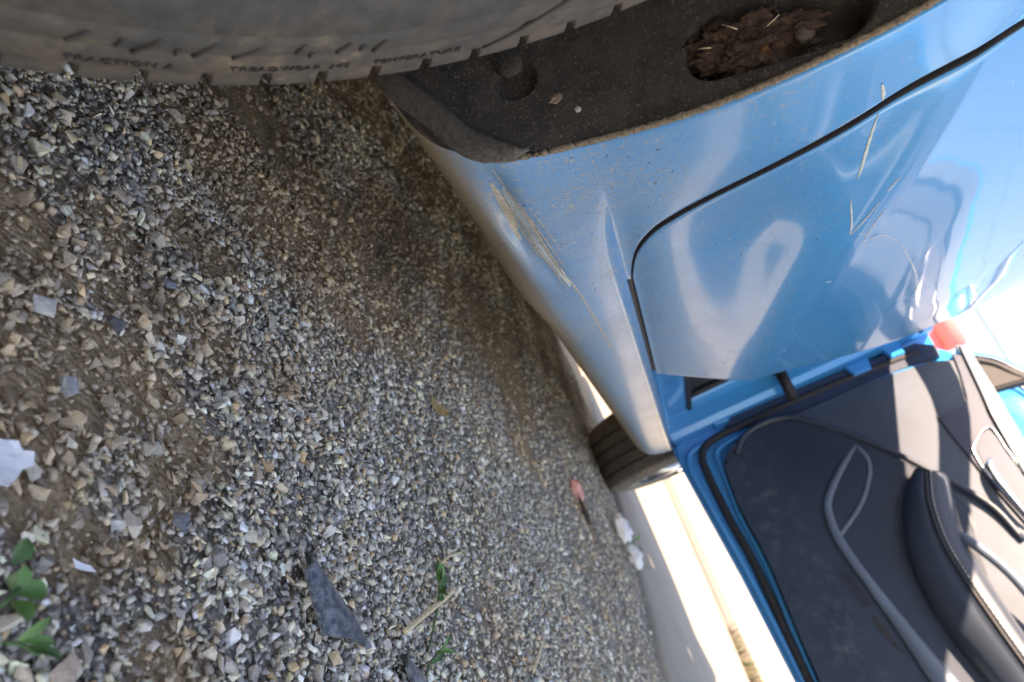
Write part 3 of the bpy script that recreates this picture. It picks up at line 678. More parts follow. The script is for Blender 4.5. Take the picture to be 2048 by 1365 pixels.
for k in range(40):
    t = random.random()**1.1; z = .3225+.046*t
    c = Vector((-.006+.027*t+random.uniform(-.011, .011), liner_y(z)+.004+random.uniform(0, .008), z+random.uniform(-.004, .004)))
    lump('clod', c, random.uniform(.0010, .0030), mr if k in (3, 9, 14, 30, 41, 55) else mm.m, None, None, k, .9, 2, (1, .8, 1), 2.6, CLUMP)
for a, b in (((-.003, .374, .337), (.005, .372, .342)), ((.003, .376, .3205), (.007, .374, .326)), ((.016, .364, .353), (.013, .364, .361))):
    v, f = tube([Vector(a), (Vector(a)+Vector(b))/2+Vector((.0006, -.001, 0)), Vector(b)], .0004, 6); newobj('straw', v, f, MSTRAW, CLUMP)
lump('mud_crumb', (-.0155, .3870, .2400), .0042, simple('tan_crumb', (.27, .19, .13), .95, .4, 400, .8, 700), 'tan mud crumb stuck on the black wheel arch liner', 'dirt', 2, .5, 3, (.6, .5, 1), 2)
lump('grey_crumb', (-.004, .3890, .2490), .0020, simple('grey_crumb', (.4, .39, .37), .95), 'tiny pale grey grit speck stuck on the liner below the tan crumb', 'dirt', 6, .5, 2, (1, .5, 1), 2)

# --- wheels
mt = Mat('tyre_rubber'); geo = mt.pos()
TXC = (-.0186, .312)
def tyre_mat(name, cy, cz):
    m = Mat(name); px, py, pz = m.sep()
    dy = m.math('SUBTRACT', py, cy); dz = m.math('SUBTRACT', pz, cz); r = m.math('SQRT', m.math('ADD', m.math('MULTIPLY', dy, dy), m.math('MULTIPLY', dz, dz)))
    n1 = m.noise(16, 5, .6); n2 = m.noise(120, 5, .65)
    base = m.ramp(n2, [(.3, (.040, .040, .039)), (.7, (.078, .076, .071))])
    band = m.ramp(r, [(.255, .12), (.272, .45), (.283, .85), (.297, .95), (.303, .5), (.310, .35)])
    d = m.math('MULTIPLY', m.math('MULTIPLY', band, m.ramp(n1, [(.38, .10), (.62, 1)])), m.ramp(n2, [(.3, .4), (.6, 1)]))
    c = m.mix(m.math('MULTIPLY', d, .85), base, (.175, .125, .082))
    fk = m.math('MULTIPLY', m.ramp(m.noise(75, 5, .7), [(.56, 0), (.68, 1)]), m.math('MULTIPLY', band, m.ramp(m.noise(11, 3), [(.42, 0), (.6, 1)]))); c = m.mix(m.math('MULTIPLY', fk, .8), c, (.31, .235, .14))
    scv = m.pos((10, 150, 60)); scr = m.ramp(m.noise(5, 3, .6, vec=scv), [(.66, 0), (.72, 1)]); c = m.mix(m.math('MULTIPLY', scr, .25), c, (.28, .27, .25))
    m.set(color=c, rough=.72, spec=.35); m.bump(m.math('ADD', n2, m.math('MULTIPLY', m.noise(700, 3), .5)), .22, .002); return m.m
def tyre_mesh(xo, sgn, nn=88, sub=6):
    """lathe around x; xo = outer shoulder x, sgn = +1 right-hand wheel"""
    prof = [(.206, .000, 0), (.214, .005, 0), (.225, .0085, 0), (.240, .0118, 0), (.255, .0127, 0), (.2665, .0120, 0), (.268, .0108, 0), (.2692, .0108, 0), (.271, .0112, 0), (.279, .0083, 0), (.2808, .0068, 0), (.2822, .0068, 0), (.284, .0066, 0), (.2915, .0034, 0), (.2945, .0018, 0), (.2960, .0004, .15), (.3000, -.0002, .5), (.3050, -.0025, 1), (.3085, -.0085, 1), (.3110, -.020, 1)]
    for g0 in (.040, .077, .114, .151):      # circumferential grooves
        prof += [(.3125, -g0+.006, 0), (.3060, -g0+.003, 0), (.3060, -g0-.003, 0), (.3125, -g0-.006, 0)]
    prof += [(.3110, -.178, 1), (.3050, -.196, 1), (.295, -.203, 0), (.26, -.215, 0), (.206, -.195, 0)]
    na = nn*sub; V = []; 
    for k in range(na):
        a = 2*PI*k/na; j = k % sub; cut = .0042 if (j in (1, 2) if sub > 8 else j == 1) else 0
        for r, x, w in prof:
            rr = r-cut*w*1.0; xx = x-(.003*w if cut and x > -.1 else 0); V.append((xo+sgn*xx, rr*math.cos(a), rr*math.sin(a)))
    npf = len(prof); Fc = []
    for k in range(na):
        for i in range(npf-1):
            q = (k*npf+i, ((k+1) % na)*npf+i, ((k+1) % na)*npf+i+1, k*npf+i+1); Fc.append(q if sgn > 0 else q[::-1])
    return V, Fc
MRIM = simple('alloy', (.42, .42, .43), .35, .15, 60, metal=.9)
def rim_mesh(xo, sgn):
    V, Fc = [], []
    prof = [(.204, .006), (.207, -.004), (.197, -.012), (.188, -.03), (.182, -.12)]; n = 60
    for k in range(n):
        a = 2*PI*k/n
        for r, x in prof: V.append((xo+sgn*x, r*math.cos(a), r*math.sin(a)))
    for k in range(n):
        for i in range(4): Fc.append((k*5+i, ((k+1) % n)*5+i, ((k+1) % n)*5+i+1, k*5+i+1))
    parts = [(V, Fc)]
    for s in range(5):
        a = 2*PI*s/5+.3; ca, sa = math.cos(a), math.sin(a)
        for da in (-.10, .10):
            parts.append(tube([(xo-sgn*.010, .05*math.cos(a), .05*math.sin(a)), (xo-sgn*.004, .12*math.cos(a+da*.6), .12*math.sin(a+da*.6)), (xo-sgn*.006, .195*math.cos(a+da), .195*math.sin(a+da))], .016, 8))
    parts.append(tube([(xo-sgn*.06, 0, 0), (xo-sgn*.004, 0, 0)], .055, 20))
    return merge(*parts)
def shift(vf, d): return [(v[0]+d[0], v[1]+d[1], v[2]+d[2]) for v in vf[0]], vf[1]
def wheel(xo, yc, zc, sgn, label, mat, sub=6):
    w = empty('wheel', (xo, yc, zc), label, None, parent=CAR)
    t = newobj('tyre', *shift(tyre_mesh(xo, sgn, 88, sub), (0, yc, zc)), mat, w); sharp(t, 38)
    newobj('rim', *shift(rim_mesh(xo, sgn), (0, yc, zc)), MRIM, w); return w, t
W_RR, T_RR = wheel(.029, -.0186, .312, 1, 'dusty rear wheel close to the viewer', tyre_mat('tyre_rear', -.0186, .312), 14)
MTF = tyre_mat('tyre_front', 2.60, .312)
W_FR, T_FR = wheel(.020, 2.60, .312, 1, 'front wheel seen past the sill', MTF)
for yc, lb in ((-.0186, 'far side rear wheel'), (2.60, 'far side front wheel')): wheel(-1.765, yc, .312, -1, lb, MTF)
# raised lettering and marks on the near tyre
def lathe_x(r):
    return float(np.interp(r, [.2665, .271, .279, .284, .2915, .2945], [.0120, .0112, .0083, .0066, .0034, .0018]))+.029
def arc_text(txt, r, a0, size, mat, parent, depth=.0006, name='lettering', squash=1.0):
    """text whose feet point to the tread, running upward along the sidewall"""
    cu = bpy.data.curves.new('t', 'FONT'); cu.body = txt; cu.size = size; cu.extrude = depth; cu.resolution_u = 2; cu.space_character = 1.12
    ob = bpy.data.objects.new('t', cu); COL.objects.link(ob); dg = bpy.context.evaluated_depsgraph_get(); me = bpy.data.meshes.new_from_object(ob.evaluated_get(dg))
    bpy.data.objects.remove(ob); V = []
    for v in me.vertices:
        a = a0+v.co.x/r*squash; rr = r-v.co.y; V.append((lathe_x(rr)+v.co.z*.8+.0002, TXC[0]+rr*math.cos(a), TXC[1]+rr*math.sin(a)))
    fs = [tuple(p.vertices) for p in me.polygons]; bpy.data.meshes.remove(me)
    return newobj(name, V, fs, mat, parent, smooth=False)
MLET = simple('tyre_letter', (.040, .036, .032), .75, .3, 200)
rad = math.radians
arc_text('TREADWEAR', .2912, rad(-39.3), .0052, MLET, T_RR)
arc_text('345', .2912, rad(-32.2), .0052, MLET, T_RR)
arc_text('TEMPERATURE', .2912, rad(-28.8), .0050, MLET, T_RR)
arc_text('TRACTION A', .2910, rad(-49.5), .0052, MLET, T_RR)
for a, b0, b1, tl in ((-48.6, 0, .75, 1.4), (-46.4, .2, .7, .6), (-44.2, 0, 1, 1.6), (-42.9, .55, .9, .3), (-40.6, .05, .95, 1.5), (-37.0, .2, 1, 2.4), (-34.6, 0, .6, .8), (-33.6, .6, .9, .4), (-31.2, 0, .7, 1.2), (-29.9, .25, .6, .6), (-28.4, 0, .8, 1.0)):     # slanted moulded bars above the lettering
    p = []
    for t in np.linspace(b0, b1, 6):
        r = .2715+.0095*t; q = rad(a-tl*t); p.append((lathe_x(r)+.0002, TXC[0]+r*math.cos(q), TXC[1]+r*math.sin(q)))
    v, f = tube(p, .0009, 6); newobj('moulded_bar', v, f, MLET, T_RR)
p = []
for t in np.linspace(0, 1, 10):
    r = .2945-.030*t; q = rad(-19.6+7.8*t); p.append((float(np.interp(r, [.255, .2665, .271, .279, .284, .2915, .2945], [.0127, .0120, .0112, .0083, .0066, .0034, .0018]))+.0292, TXC[0]+r*math.cos(q), TXC[1]+r*math.sin(q)))
v, f = tube(p, .0009, 6); newobj('mould_line', v, f, MLET, T_RR)

# --- door opening between the two doors: sill step, B pillar, hinge pillar, dark interior
sx = [(.0, .2500), (-.030, .2512), (-.034, .262), (-.042, .268), (-.060, .270), (-.066, .276), (-.068, .325), (-.076, .334), (-.16, .338), (-.18, .25)]
V = []
for y in (1.06, 1.3, 1.6, 1.9, 2.25):
    for x, z in sx: V.append((x, y, z))
sharp(newobj('sill_step', V, grid_faces(5, len(sx), True), MPAINT_IN, CAR), 40)
v, f = tube([(-.070, y, .333) for y in np.linspace(1.1, 2.12, 12)], .008, 8); newobj('sill_weatherstrip', v, f, MBLK, CAR)
def pillar(name, pts, z0, z1, mat, dx=0, dy=0):
    V = []; zs = np.linspace(z0, z1, 14)
    for z in zs:
        k = (z-z0)/(z1-z0)
        for x, y in pts: V.append((x+dx*k, y+dy*k, z))
    return sharp(newobj(name, V, grid_faces(14, len(pts)), mat, CAR), 40)
pillar('hinge_pillar', [(.045, 2.262), (.004, 2.262), (.002, 2.215), (-.012, 2.185), (-.030, 2.180), (-.036, 2.165), (-.060, 2.130), (-.066, 2.118), (-.105, 2.095), (-.13, 2.09), (-.14, 2.30)], .255, 1.02, MPAINT_IN, -.02, -.02)
pillar('center_pillar', [(-.03, 1.00), (-.02, 1.10), (-.045, 1.16), (-.10, 1.18), (-.14, 1.12), (-.14, 1.0)], .25, .98, MPAINT_IN)
v, f = tube(catmull([(-.095, 2.085, .345), (-.10, 2.082, .5), (-.112, 2.075, .8), (-.13, 2.06, 1.0)], 5), .009, 8); newobj('door_weatherstrip', v, f, MBLK, CAR)
frombm('kick_panel', box(-.34, -.105, 2.00, 2.095, .33, .98, .02), MDK, CAR)
frombm('dashboard', box(-1.62, -.15, 1.66, 2.1, .62, .98, .06, 4), MDK, CAR)
frombm('floor_pan', box(-1.62, -.12, -.6, 3.2, .175, .20, .004), MSHADE, CAR)
frombm('underbody_tray', box(-1.52, -.24, .50, 2.15, .148, .172, .006), MSHADE, CAR)  # unseen underside parts down to the exhaust, added to darken the ground beneath
frombm('rear_axle_beam', box(-1.50, -.26, -.10, .06, .20, .30, .03), MSHADE, CAR)
frombm('rear_valance', box(-1.66, -.08, -.86, -.80, .20, .40, .02), MBLK, CAR)
frombm('far_sill', box(-1.80, -1.66, .42, 2.2, .15, .26, .02), MPAINT_IN, CAR)
newobj('exhaust_pipe', *tube([(-.62, -.8, .20), (-.62, .4, .19), (-.70, 1.2, .165), (-.70, 2.0, .165)], .028, 12), simple('exhaust_steel', (.20, .16, .12), .7, .3, 60), CAR)
frombm('firewall', box(-1.62, -.13, 2.12, 2.16, .20, .95, .004), MSHADE, CAR)
for xs in (-.50, -1.25):
    st = empty('seat', (xs, 1.05, .2), None, None, parent=CAR)
    frombm('seat_cushion', box(xs-.25, xs+.25, .85, 1.38, .30, .52, .06, 4), MDK, st)
    b = box(xs-.24, xs+.24, .70, .85, .45, 1.08, .06, 4)
    for vv in b.verts: vv.co.y -= (vv.co.z-.45)*.3
    frombm('backrest', b, MDK, st); frombm('headrest', box(xs-.13, xs+.13, .50, .62, 1.12, 1.30, .04, 3), MDK, st)
# check strap and hinges on the hinge pillar
frombm('door_check', box(-.075, .02, 2.085, 2.12, .578, .604, .004), MBLK, CAR)

# --- upper body, bonnet, far side: out of frame but they shade the ground and reflect
glass = Mat('car_glass'); t_ = glass.n('ShaderNodeBsdfTransparent'); t_.inputs[0].default_value = (.86, .91, .90, 1); g_ = glass.n('ShaderNodeBsdfGlossy'); g_.inputs['Roughness'].default_value = .01
fr_ = glass.n('ShaderNodeFresnel'); fr_.inputs[0].default_value = 1.5; mx = glass.n('ShaderNodeMixShader'); glass.l(fr_.outputs[0], mx.inputs[0]); glass.l(t_.outputs[0], mx.inputs[1]); glass.l(g_.outputs[0], mx.inputs[2]); glass.l(mx.outputs[0], glass.out.inputs[0])
MGL = glass.m
XC = -.868
def mirror_rows(secs):
    """secs: (y, [(half-width offset x right, z) ...]) lofted across the centre line"""
    V = []; n = None
    for y, prof in secs:
        full = [(x, z) for x, z in prof]+[(2*XC-x, z) for x, z in reversed(prof)]; n = len(full)
        for x, z in full: V.append((x, y if not isinstance(y, tuple) else y[0], z))
    return V, grid_faces(len(secs), n, True)
roofp = lambda dz=0, dx=0: [(-.195+dx, 1.420+dz), (-.23+dx, 1.450+dz), (-.40+dx, 1.480+dz), (-.62, 1.492+dz), (XC, 1.497+dz)]
newobj('roof', *mirror_rows([(-.62, roofp(-.07, -.02)), (-.3, roofp(-.015)), (.2, roofp(.01)), (.8, roofp(.012)), (1.25, roofp(-.02)), (1.42, roofp(-.06, -.01))]), MPAINT_IN, CAR)
newobj('bonnet', *mirror_rows([(2.16, [(-.02, .985), (-.08, 1.00), (-.4, 1.02), (XC, 1.03)]), (2.6, [(-.015, .93), (-.08, .955), (-.4, .985), (XC, .99)]), (3.1, [(-.05, .84), (-.12, .87), (-.4, .905), (XC, .91)]), (3.38, [(-.15, .70), (-.22, .75), (-.45, .80), (XC, .81)]), (3.46, [(-.22, .52), (-.3, .56), (-.5, .60), (XC, .60)]), (3.47, [(-.2, .30), (-.3, .30), (-.5, .30), (XC, .30)]), (3.38, [(-.2, .20), (-.3, .20), (-.5, .20), (XC, .20)])]), MPAINT_IN, CAR)
newobj('tailgate', *mirror_rows([(-.62, roofp(-.07, -.02)), (-.80, [(-.22, 1.0), (-.26, 1.0), (-.4, 1.0), (-.62, 1.0), (XC, 1.0)]), (-.86, [(-.08, .85), (-.16, .85), (-.4, .85), (-.62, .85), (XC, .85)]), (-.88, [(-.05, .30), (-.16, .30), (-.4, .30), (-.62, .30), (XC, .30)])]), MPAINT_IN, CAR)
newobj('windscreen', *mirror_rows([(1.415, [(-.30, 1.372), (-.5, 1.395), (XC, 1.408)]), (2.12, [(-.13, 1.005), (-.4, 1.03), (XC, 1.04)])]), MGL, CAR)
# right front wing, behind the open door
def yf(z):
    d = .375**2-(z-.312)**2; return 2.60-(math.sqrt(d) if d > 0 else 0)
va, fa = rows(list(np.linspace(.2515, .686, 40)), lambda z: 2.256, lambda z: max(2.259, yf(z)), 10, -.03)
vb, fb = rows(list(np.linspace(.686, .95, 20)), lambda z: 2.256, lambda z: 3.30, 20, -.03)
vc, fc = rows(list(np.linspace(.25, .686, 40)), lambda z: 5.20-max(2.259, yf(z)), lambda z: 3.30, 10, -.03)
newobj('front_wing', *merge((va, fa), (vb, fb), (vc, fc)), MPAINT, CAR)
newobj('front_arch_liner', *tube([(-.30, 2.60, .312), (-.02, 2.60, .312)], .385, 40), MSHADE, CAR)
ob = COL.objects['front_arch_liner']; me = ob.data; bm = bmesh.new(); bm.from_mesh(me)
bmesh.ops.delete(bm, geom=[f for f in bm.faces if len(f.verts) > 4 or f.calc_center_median().z < .33], context='FACES'); bm.to_mesh(me); bm.free()
# pillars and roof rails on both sides, far flank
def bar(name, pts, r, mat=MPAINT_IN, mirror=True):
    v, f = tube(catmull(pts, 5), r, 8, False, (.7, 1)); parts = [(v, f)]
    if mirror: parts.append(([(2*XC-a[0], a[1], a[2]) for a in v], [q[::-1] for q in f]))
    for vf in parts: newobj(name, *vf, mat, CAR)
bar('windscreen_pillar', [(-.205, 1.40, 1.415), (-.13, 1.80, 1.25), (-.06, 2.15, 1.01)], .034)
bar('roof_rail', [(-.205, 1.40, 1.415), (-.195, .9, 1.430), (-.195, .3, 1.425), (-.205, -.55, 1.365)], .030)
bar('rear_pillar', [(-.245, -.45, 1.35), (-.14, -.62, 1.15), (-.03, -.70, .98)], .07)
bar('middle_pillar', [(-.232, 1.02, 1.40), (-.12, 1.08, 1.18), (-.03, 1.10, .97)], .035)
newobj('rear_window', [(.03, -.60, .985), (.03, 1.05, .985), (-.215, .98, 1.38), (-.225, -.42, 1.33)], [(0, 1, 2, 3)], MGL, CAR)
Lx = 2*XC
newobj('far_windows', [(Lx-.03, -.60, .985), (Lx-.03, 2.10, .985), (Lx+.215, 1.42, 1.38), (Lx+.225, -.42, 1.33)], [(0, 1, 2, 3)], MGL, CAR)
vz = list(np.linspace(.18, 1.0, 50)); V = []
for z in vz:
    for y in np.linspace(-.86, 3.36, 80): V.append((Lx-float(G0(np.array([z]))[0]), y, z))
keep = [f for f in grid_faces(50, 80) if all(min(math.hypot(V[i][1]+.0186, V[i][2]-.312), math.hypot(V[i][1]-2.6, V[i][2]-.312)) > .37 for i in f)]
newobj('far_flank', V, keep, MPAINT_IN, CAR)

# --- front door, open about 62 degrees; local frame s (away from hinge), z, d (towards the cabin side)
TH = math.radians(62); HX, HY = 0.0, 2.2
SD = Vector((math.sin(TH), -math.cos(TH), 0)); ND = Vector((-math.cos(TH), -math.sin(TH), 0))
def D(s, z, d=0): return Vector((HX, HY, 0))+SD*s+ND*d+Vector((0, 0, z))
FD = empty('front_door', (HX, HY, .25), None, None, parent=CAR)
def slab(name, poly, d0, d1, mat, parent, bev=.006, seg=3, smoothn=0, label=None):
    if smoothn:
        Q = catmull([(a, b, 0) for a, b in poly]+[(poly[0][0], poly[0][1], 0)], smoothn)[:-1]; poly = [(q.x, q.y) for q in Q]
    bm = bmesh.new(); lo = [bm.verts.new((a, b, d0)) for a, b in poly]; hi = [bm.verts.new((a, b, d1)) for a, b in poly]; n = len(poly)
    area = sum(poly[i][0]*poly[(i+1) % n][1]-poly[(i+1) % n][0]*poly[i][1] for i in range(n))
    top = bm.faces.new(hi if area > 0 else hi[::-1]); bm.faces.new(lo[::-1] if area > 0 else lo)
    for i in range(n):
        q = (lo[i], lo[(i+1) % n], hi[(i+1) % n], hi[i]); bm.faces.new(q if area > 0 else q[::-1])
    if bev: bmesh.ops.bevel(bm, geom=list(top.edges), offset=bev, segments=seg, affect='EDGES', clamp_overlap=True)
    bmesh.ops.triangulate(bm, faces=[f for f in bm.faces if len(f.verts) > 4])
    for v in bm.verts: v.co = D(v.co.x, v.co.y, v.co.z)
    bmesh.ops.recalc_face_normals(bm, faces=bm.faces[:])
    return sharp(frombm(name, bm, mat, parent, label=label), 40)
def dtube(name, pts, rad_, mat, parent, n=5, seg=10, flat=(1, 1), closed=False):
    P = [Vector(p) for p in pts]; P = catmull(P+([P[0]] if closed else []), n)
    if closed: P = P[:-1]
    v, f = tube([D(p.x, p.y, p.z) for p in P], rad_, seg, closed, flat, ND); return newobj(name, v, f, mat, parent)
# trim panels
def trimmat(name, c, rough=.5, dust=.0):
    m = Mat(name); n = m.noise(9, 4); fine = m.noise(1300, 2)
    col = m.ramp(n, [(.3, tuple(x*.85 for x in c)), (.7, tuple(x*1.15 for x in c))])
    if dust:
        px, py, pz = m.sep(); k = m.math('MULTIPLY', m.ramp(m.noise(30, 8, .82), [(.50, 0), (.70, 1)]), m.ramp(pz, [(.34, .5), (.40, 1), (.44, .8), (.48, 0)]))
        col = m.mix(m.math('MULTIPLY', k, dust), col, (.22, .215, .205))
    m.set(color=col, rough=rough, spec=.5); m.bump(fine, .18, .0008); return m.m
MT_LOW = trimmat('trim_low', (.019, .033, .056), .55, .4); MT_MID = trimmat('trim_mid', (.050, .072, .105), .42); MT_UP = trimmat('trim_up', (.028, .042, .078), .4); MT_STRIP = trimmat('trim_strip', (.10, .135, .18), .42); MT_RIM = trimmat('trim_rim', (.034, .046, .064), .4); MLEA = trimmat('leatherette', (.032, .045, .066), .45)
# shell with outer skin
shell = [(-.012, .262), (.0, .2455), (.10, .2475), (.418, .2660), (.686, .2740), (1.08, .2800), (1.09, .32), (1.085, .95), (1.06, .965), (.7, 1.0), (.08, 1.045), (.0, .985), (-.012, .80), (-.045, .60), (-.05, .40)]
slab('door_shell', shell, -.085, -.004, MPAINT_IN, FD, .012, 4)
dtube('door_flange', [(.03, .42, .0), (.04, .30, .0), (.075, .272, .0), (.14, .268, .0), (.418, .284, .0), (.686, .2905, .0), (1.06, .296, .0)], .009, MPAINT_IN, FD, 6)
dtube('door_bead', [(.075, .56, .004), (.058, .43, .004), (.075, .355, .004), (.125, .344, .004), (.19, .338, .004), (.28, .330, .004), (.42, .332, .004), (.566, .3215, .004), (.70, .3135, .004), (1.04, .306, .004)], .007, MPAINT_IN, FD, 6)
dtube('rubber_seal', [(.030, .95, .006), (.022, .70, .006), (.026, .50, .006), (.036, .36, .006), (.07, .312, .006), (.14, .303, .006), (.28, .303, .006), (.42, .309, .006), (.70, .302, .006), (1.05, .300, .006)], .0105, MBLK, FD, 6)
slab('hinge_edge_trim', [(-.02, .44), (.02, .40), (.055, .52), (.062, .62), (.066, .99), (.03, 1.0), (.0, .96), (-.006, .70)], -.003, .010, MT_UP, FD, .004)
for (a, z, w, h) in ((-.012, .402, .016, .030), (.010, .798, .020, .034), (.004, .900, .020, .026)):
    slab('hinge', [(a-w, z-h), (a+w, z-h*.7), (a+w, z+h*.7), (a-w, z+h)], .002, .022, MPAINT_IN, FD, .003)
dtube('edge_strip', [(.066, .80, .014), (.070, .86, .014), (.078, .94, .014), (.10, .985, .014)], .004, MPAINT_IN, FD)
slab('upper_trim', [(.066, .50), (.10, .57), (.30, .70), (.50, .72), (1.06, .70), (1.06, .905), (.55, .905), (.30, .955), (.23, 1.00), (.10, 1.012), (.072, .95), (.066, .80)], .0, .020, MT_MID, FD, .008, 4)
slab('handle_panel', [(.236, .874), (.296, .873), (.378, .873), (.44, .871), (.549, .876), (1.05, .876), (1.05, .930), (.60, .925), (.46, .938), (.271, .972), (.232, 1.005), (.105, 1.028), (.084, 1.008), (.15, .994), (.224, .964), (.241, .940)], .018, .026, MT_UP, FD, .003, 2)
slab('belt_trim', [(.07, 1.030), (.22, 1.003), (.29, .976), (.45, .944), (1.06, .926), (1.06, .962), (.70, .975), (.392, .990), (.225, 1.0255), (.08, 1.053)], -.02, .034, MT_STRIP, FD, .006, 3)
slab('lower_trim', [(.128, .354), (.187, .346), (.274, .338), (.42, .340), (.566, .330), (.70, .322), (1.05, .318), (1.06, .66), (.80, .69), (.62, .73), (.483, .80), (.343, .748), (.28, .716), (.195, .657), (.122, .600), (.083, .556), (.070, .502), (.080, .438), (.102, .385)], .0, .034, MT_LOW, FD, .012, 5, 3, 'dark door trim with dusty scuffs')
dtube('trim_ridge', [(.120, .395, .030), (.080, .438, .032), (.068, .502, .034), (.083, .566, .034), (.124, .609, .034), (.195, .666, .034), (.28, .726, .034), (.343, .762, .034), (.483, .835, .03), (.586, .849, .024)], .0075, MT_RIM, FD, 6)
# armrest: lower face, seam, padded top
LOW = [(.354, .745, .045), (.394, .700, .055), (.456, .658, .06), (.548, .618, .06), (.685, .602, .06), (.827, .616, .06), (1.04, .63, .06)]
SEAM = [(.384, .754, .075), (.464, .712, .092), (.551, .686, .095), (.633, .678, .095), (.734, .676, .095), (.824, .676, .095), (1.04, .68, .09)]
TOP = [(.405, .797, .050), (.487, .760, .066), (.553, .738, .066), (.643, .725, .066), (.703, .721, .066), (.793, .718, .066), (1.04, .72, .066)]
BACK = [(.400, .799, .02), (.490, .766, .022), (.557, .745, .022), (.65, .733, .022), (.71, .729, .022), (.797, .726, .022), (1.04, .728, .022)]
def arm():
    cs = [catmull(c, 8) for c in (LOW, SEAM, TOP, BACK)]; n = len(cs[0]); V = []; nc = 0
    for i in range(n):
        a, b, c, d = (q[i] for q in cs); bulge = []
        bot = Vector((a.x, a.y-.004, .0)); pts = [bot, a]+[a.lerp(b, t)+Vector((0, 0, .010*math.sin(PI*t))) for t in (.25, .5, .75)]+[b-Vector((0, 0, .002)), b]+[b.lerp(c, t)+Vector((0, .006*math.sin(PI*t), .008*math.sin(PI*t))) for t in (.2, .4, .6, .8)]+[c, c.lerp(d, .5)+Vector((0, .003, 0)), d]
        nc = len(pts); V += [D(p.x, p.y, p.z) for p in pts]
    first = tuple(range(nc)); return V, grid_faces(n, nc)+[first]
newobj('armrest', *arm(), MLEA, FD, label='padded dark armrest with pale stitched seam')
dtube('armrest_seam', SEAM, .0035, MBLK, FD, 8)
MSTI = simple('pale_thread', (.50, .48, .42), .8)
sp_ = catmull([(a+.004, b+.009, c+.001) for a, b, c in SEAM], 26); parts = []
for i in range(0, len(sp_)-2, 3):
    v, f = tube([D(*sp_[i]), D(*sp_[i+2])], .0012, 5); parts.append((v, f))
newobj('stitching', *merge(*parts), MSTI, FD)
dtube('grab_handle', [(.530, .722, .055), (.560, .735, .075), (.598, .7475, .080), (.644, .761, .080), (.695, .769, .076), (.78, .776, .06), (.86, .775, .03)], .0105, MT_STRIP, FD, 6, 12)
# map pocket: pale piping and leaf-shaped inlay
dtube('pocket_piping', [(.230, .668, .030), (.279, .601, .036), (.334, .542, .038), (.375, .519, .038), (.451, .508, .038), (.558, .516, .038), (.69, .530, .038), (.764, .537, .038), (.86, .550, .038), (1.03, .572, .038)], [.0075+.00015*min(i, 24)+.0009*max(0, i-30) for i in range(55)], MT_STRIP, FD, 6, 14, (1, .62))
dtube('pocket_inlay_piping', [(.233, .667, .032), (.279, .670, .034), (.325, .648, .035), (.384, .593, .036), (.434, .516, .038)], .0058, MT_STRIP, FD, 6, 10, (1, .6))
slab('pocket_inlay', [(.236, .664), (.279, .668), (.323, .646), (.382, .590), (.430, .515), (.38, .522), (.336, .548), (.282, .605)], .03, .036, MT_LOW, FD, .002)
for i in range(14):                                                   # small ribbed vent under the piping
    s = .520+i*.0062; slab('vent_rib', [(s, .466+i*.0008), (s+.0026, .466+i*.0008), (s+.0036, .489+i*.0008), (s+.001, .489+i*.0008)], .032, .0352, MBLK, FD, 0)
slab('pocket_slot', [(.62, .490), (.72, .503), (.70, .491), (.64, .479)], .032, .0350, MBLK, FD, 0)
# pull handle in its bright bezel
MCHR = simple('satin_chrome', (.70, .70, .70), .18, .05, 40, metal=1.0)
BZ = [(.316, .952), (.322, .930), (.347, .895), (.366, .885), (.427, .878), (.537, .884), (.60, .893), (.585, .925), (.50, .942), (.398, .948), (.331, .957)]
dtube('handle_bezel', [(a, b, .028) for a, b in BZ], .0032, MCHR, FD, 5, 8, (1, 1), True)
slab('handle_recess', [(a+(.01 if a < .4 else -.004), b*.9+.0915) for a, b in BZ], .015, .0275, MT_UP, FD, .002)
dtube('door_lever', [(.394, .905, .034), (.412, .889, .042), (.45, .882, .047), (.49, .880, .049), (.532, .881, .046), (.57, .888, .040)], [.003+.0065*math.sin(PI*min(1, (i+2)/30)) for i in range(31)], MCHR, FD, 6, 10, (1, .55))
# window frame, sail panel, glass and wing mirror
FR = [(.07, 1.035, -.01), (.095, 1.062, -.012), (.132, 1.100, -.014), (.193, 1.130, -.018), (.30, 1.205, -.03), (.46, 1.31, -.06), (.62, 1.375, -.08), (.82, 1.40, -.09), (1.02, 1.39, -.09), (1.07, 1.30, -.07), (1.085, .98, -.02)]
dtube('window_frame', FR, .011, MPAINT_IN, FD, 6, 10, (1, .7)); dtube('frame_seal', [(a+.012, b-.016, c+.008) for a, b, c in FR], .0085, MBLK, FD, 6, 8)
dtube('frame_bright_strip', [(a+.004, b-.003, c+.010) for a, b, c in FR[1:9]], .0028, MCHR, FD, 6, 8)
slab('mirror_sail', [(.085, 1.050), (.207, 1.028), (.222, 1.135), (.193, 1.122), (.132, 1.092)], -.03, -.004, MBLK, FD, .004)
gp = [(.20, 1.02), (.40, .985), (.70, .965), (1.08, .955), (1.06, 1.30), (1.01, 1.375), (.82, 1.385), (.62, 1.36), (.46, 1.295), (.30, 1.19), (.222, 1.135)]
newobj('window_glass', [D(a, b, -.03-.08*(b-1)) for a, b in gp], [tuple(range(len(gp)))], MGL, FD)
MI = empty('wing_mirror', tuple(D(.2, 1.1, -.16)), None, None, parent=FD)
bm = bmesh.new(); bmesh.ops.create_icosphere(bm, subdivisions=4, radius=1)
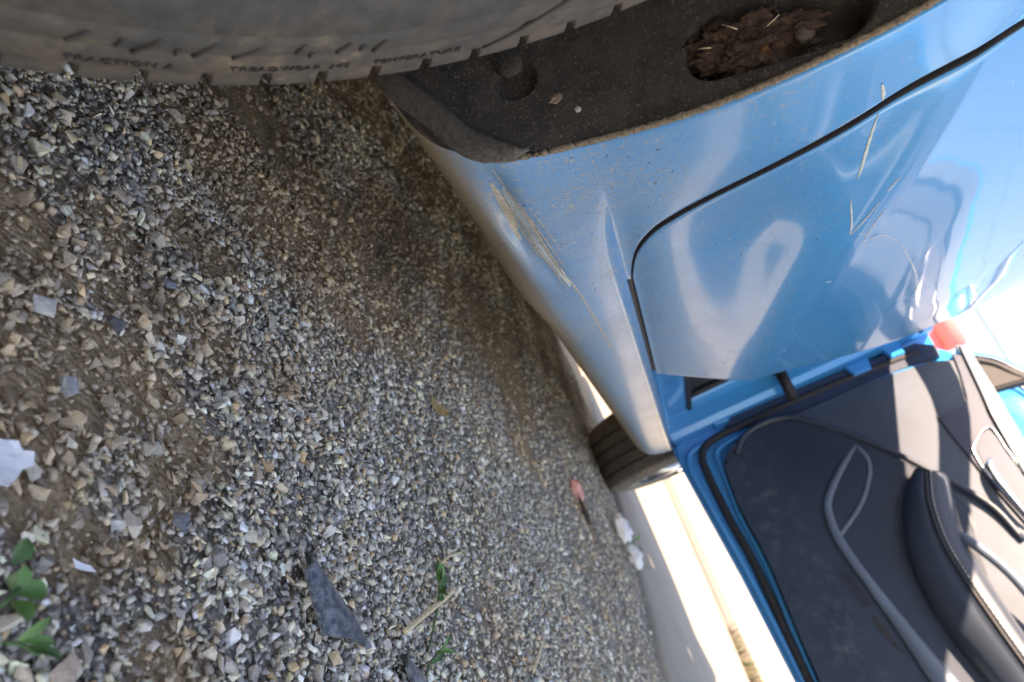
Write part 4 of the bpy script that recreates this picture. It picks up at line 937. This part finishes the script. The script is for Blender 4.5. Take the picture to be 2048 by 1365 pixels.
for v in bm.verts:
    c = v.co; a = math.copysign(abs(c.x)**.75, c.x)*.105; b = math.copysign(abs(c.z)**.75, c.z)*.062; e = c.y*.075*(1 if c.y < 0 else .45)
    v.co = D(.215+a, 1.105+b+.02*a, -.165+e)
bmesh.ops.recalc_face_normals(bm, faces=bm.faces[:])
frombm('mirror_housing', bm, MPAINT_IN, MI)
dtube('mirror_arm', [(.15, 1.06, -.02), (.165, 1.055, -.08), (.185, 1.06, -.13)], .020, MBLK, MI)
dtube('mirror_trim', [(.125, 1.085, -.128), (.15, 1.060, -.128), (.24, 1.055, -.128), (.31, 1.085, -.128), (.31, 1.13, -.128), (.25, 1.158, -.128), (.16, 1.15, -.128), (.128, 1.12, -.128)], .006, MCHR, MI, 5, 8, (1, 1), True)

# ------------------------------------------------------------------ far background
RB = empty('red_signboard', (-2.9, 15, 0), 'blurred red board in the distance between the car and its open door', 'signboard')
MRED = simple('red_panel', (.62, .07, .085), .7, .12, 3); MREDL = simple('pale_red_band', (.70, .24, .24), .7, .1, 3)
frombm('panel', box(-4.8, -1.10, 15, 15.12, 3.2, 5.75, .02), MRED, RB)
frombm('top_band', box(-4.85, -1.04, 14.97, 15.15, 5.75, 6.15, .02), MREDL, RB)
frombm('edge_band', box(-1.86, -1.66, 14.95, 14.998, 3.2, 5.54, .01), simple('tan_band', (.48, .36, .27), .8), RB)
for px_ in (-4.2, -2.4):
    v, f = tube([(px_, 15.25, 0), (px_, 15.25, 5.6)], .09, 12); newobj('post', v, f, simple('grey_post', (.3, .3, .3), .5), RB)
CW = empty('overhead_cable', (-6, 21.5, 0), 'thin dark overhead cable crossing the pale sky above the open door', 'cable')
MPOST = simple('timber_post', (.16, .13, .10), .9, .3, 6)
for px_ in (-22, 16):
    v, f = tube([(px_, 22, 0), (px_, 22, 9.9)], [.14, .10], 10); newobj('post', v, f, MPOST, CW)
v, f = tube([(x, 22, 9.55+.0009*(x+3)**2) for x in np.linspace(-22, 16, 40)], .012, 6); newobj('wire', v, f, MBLK, CW)
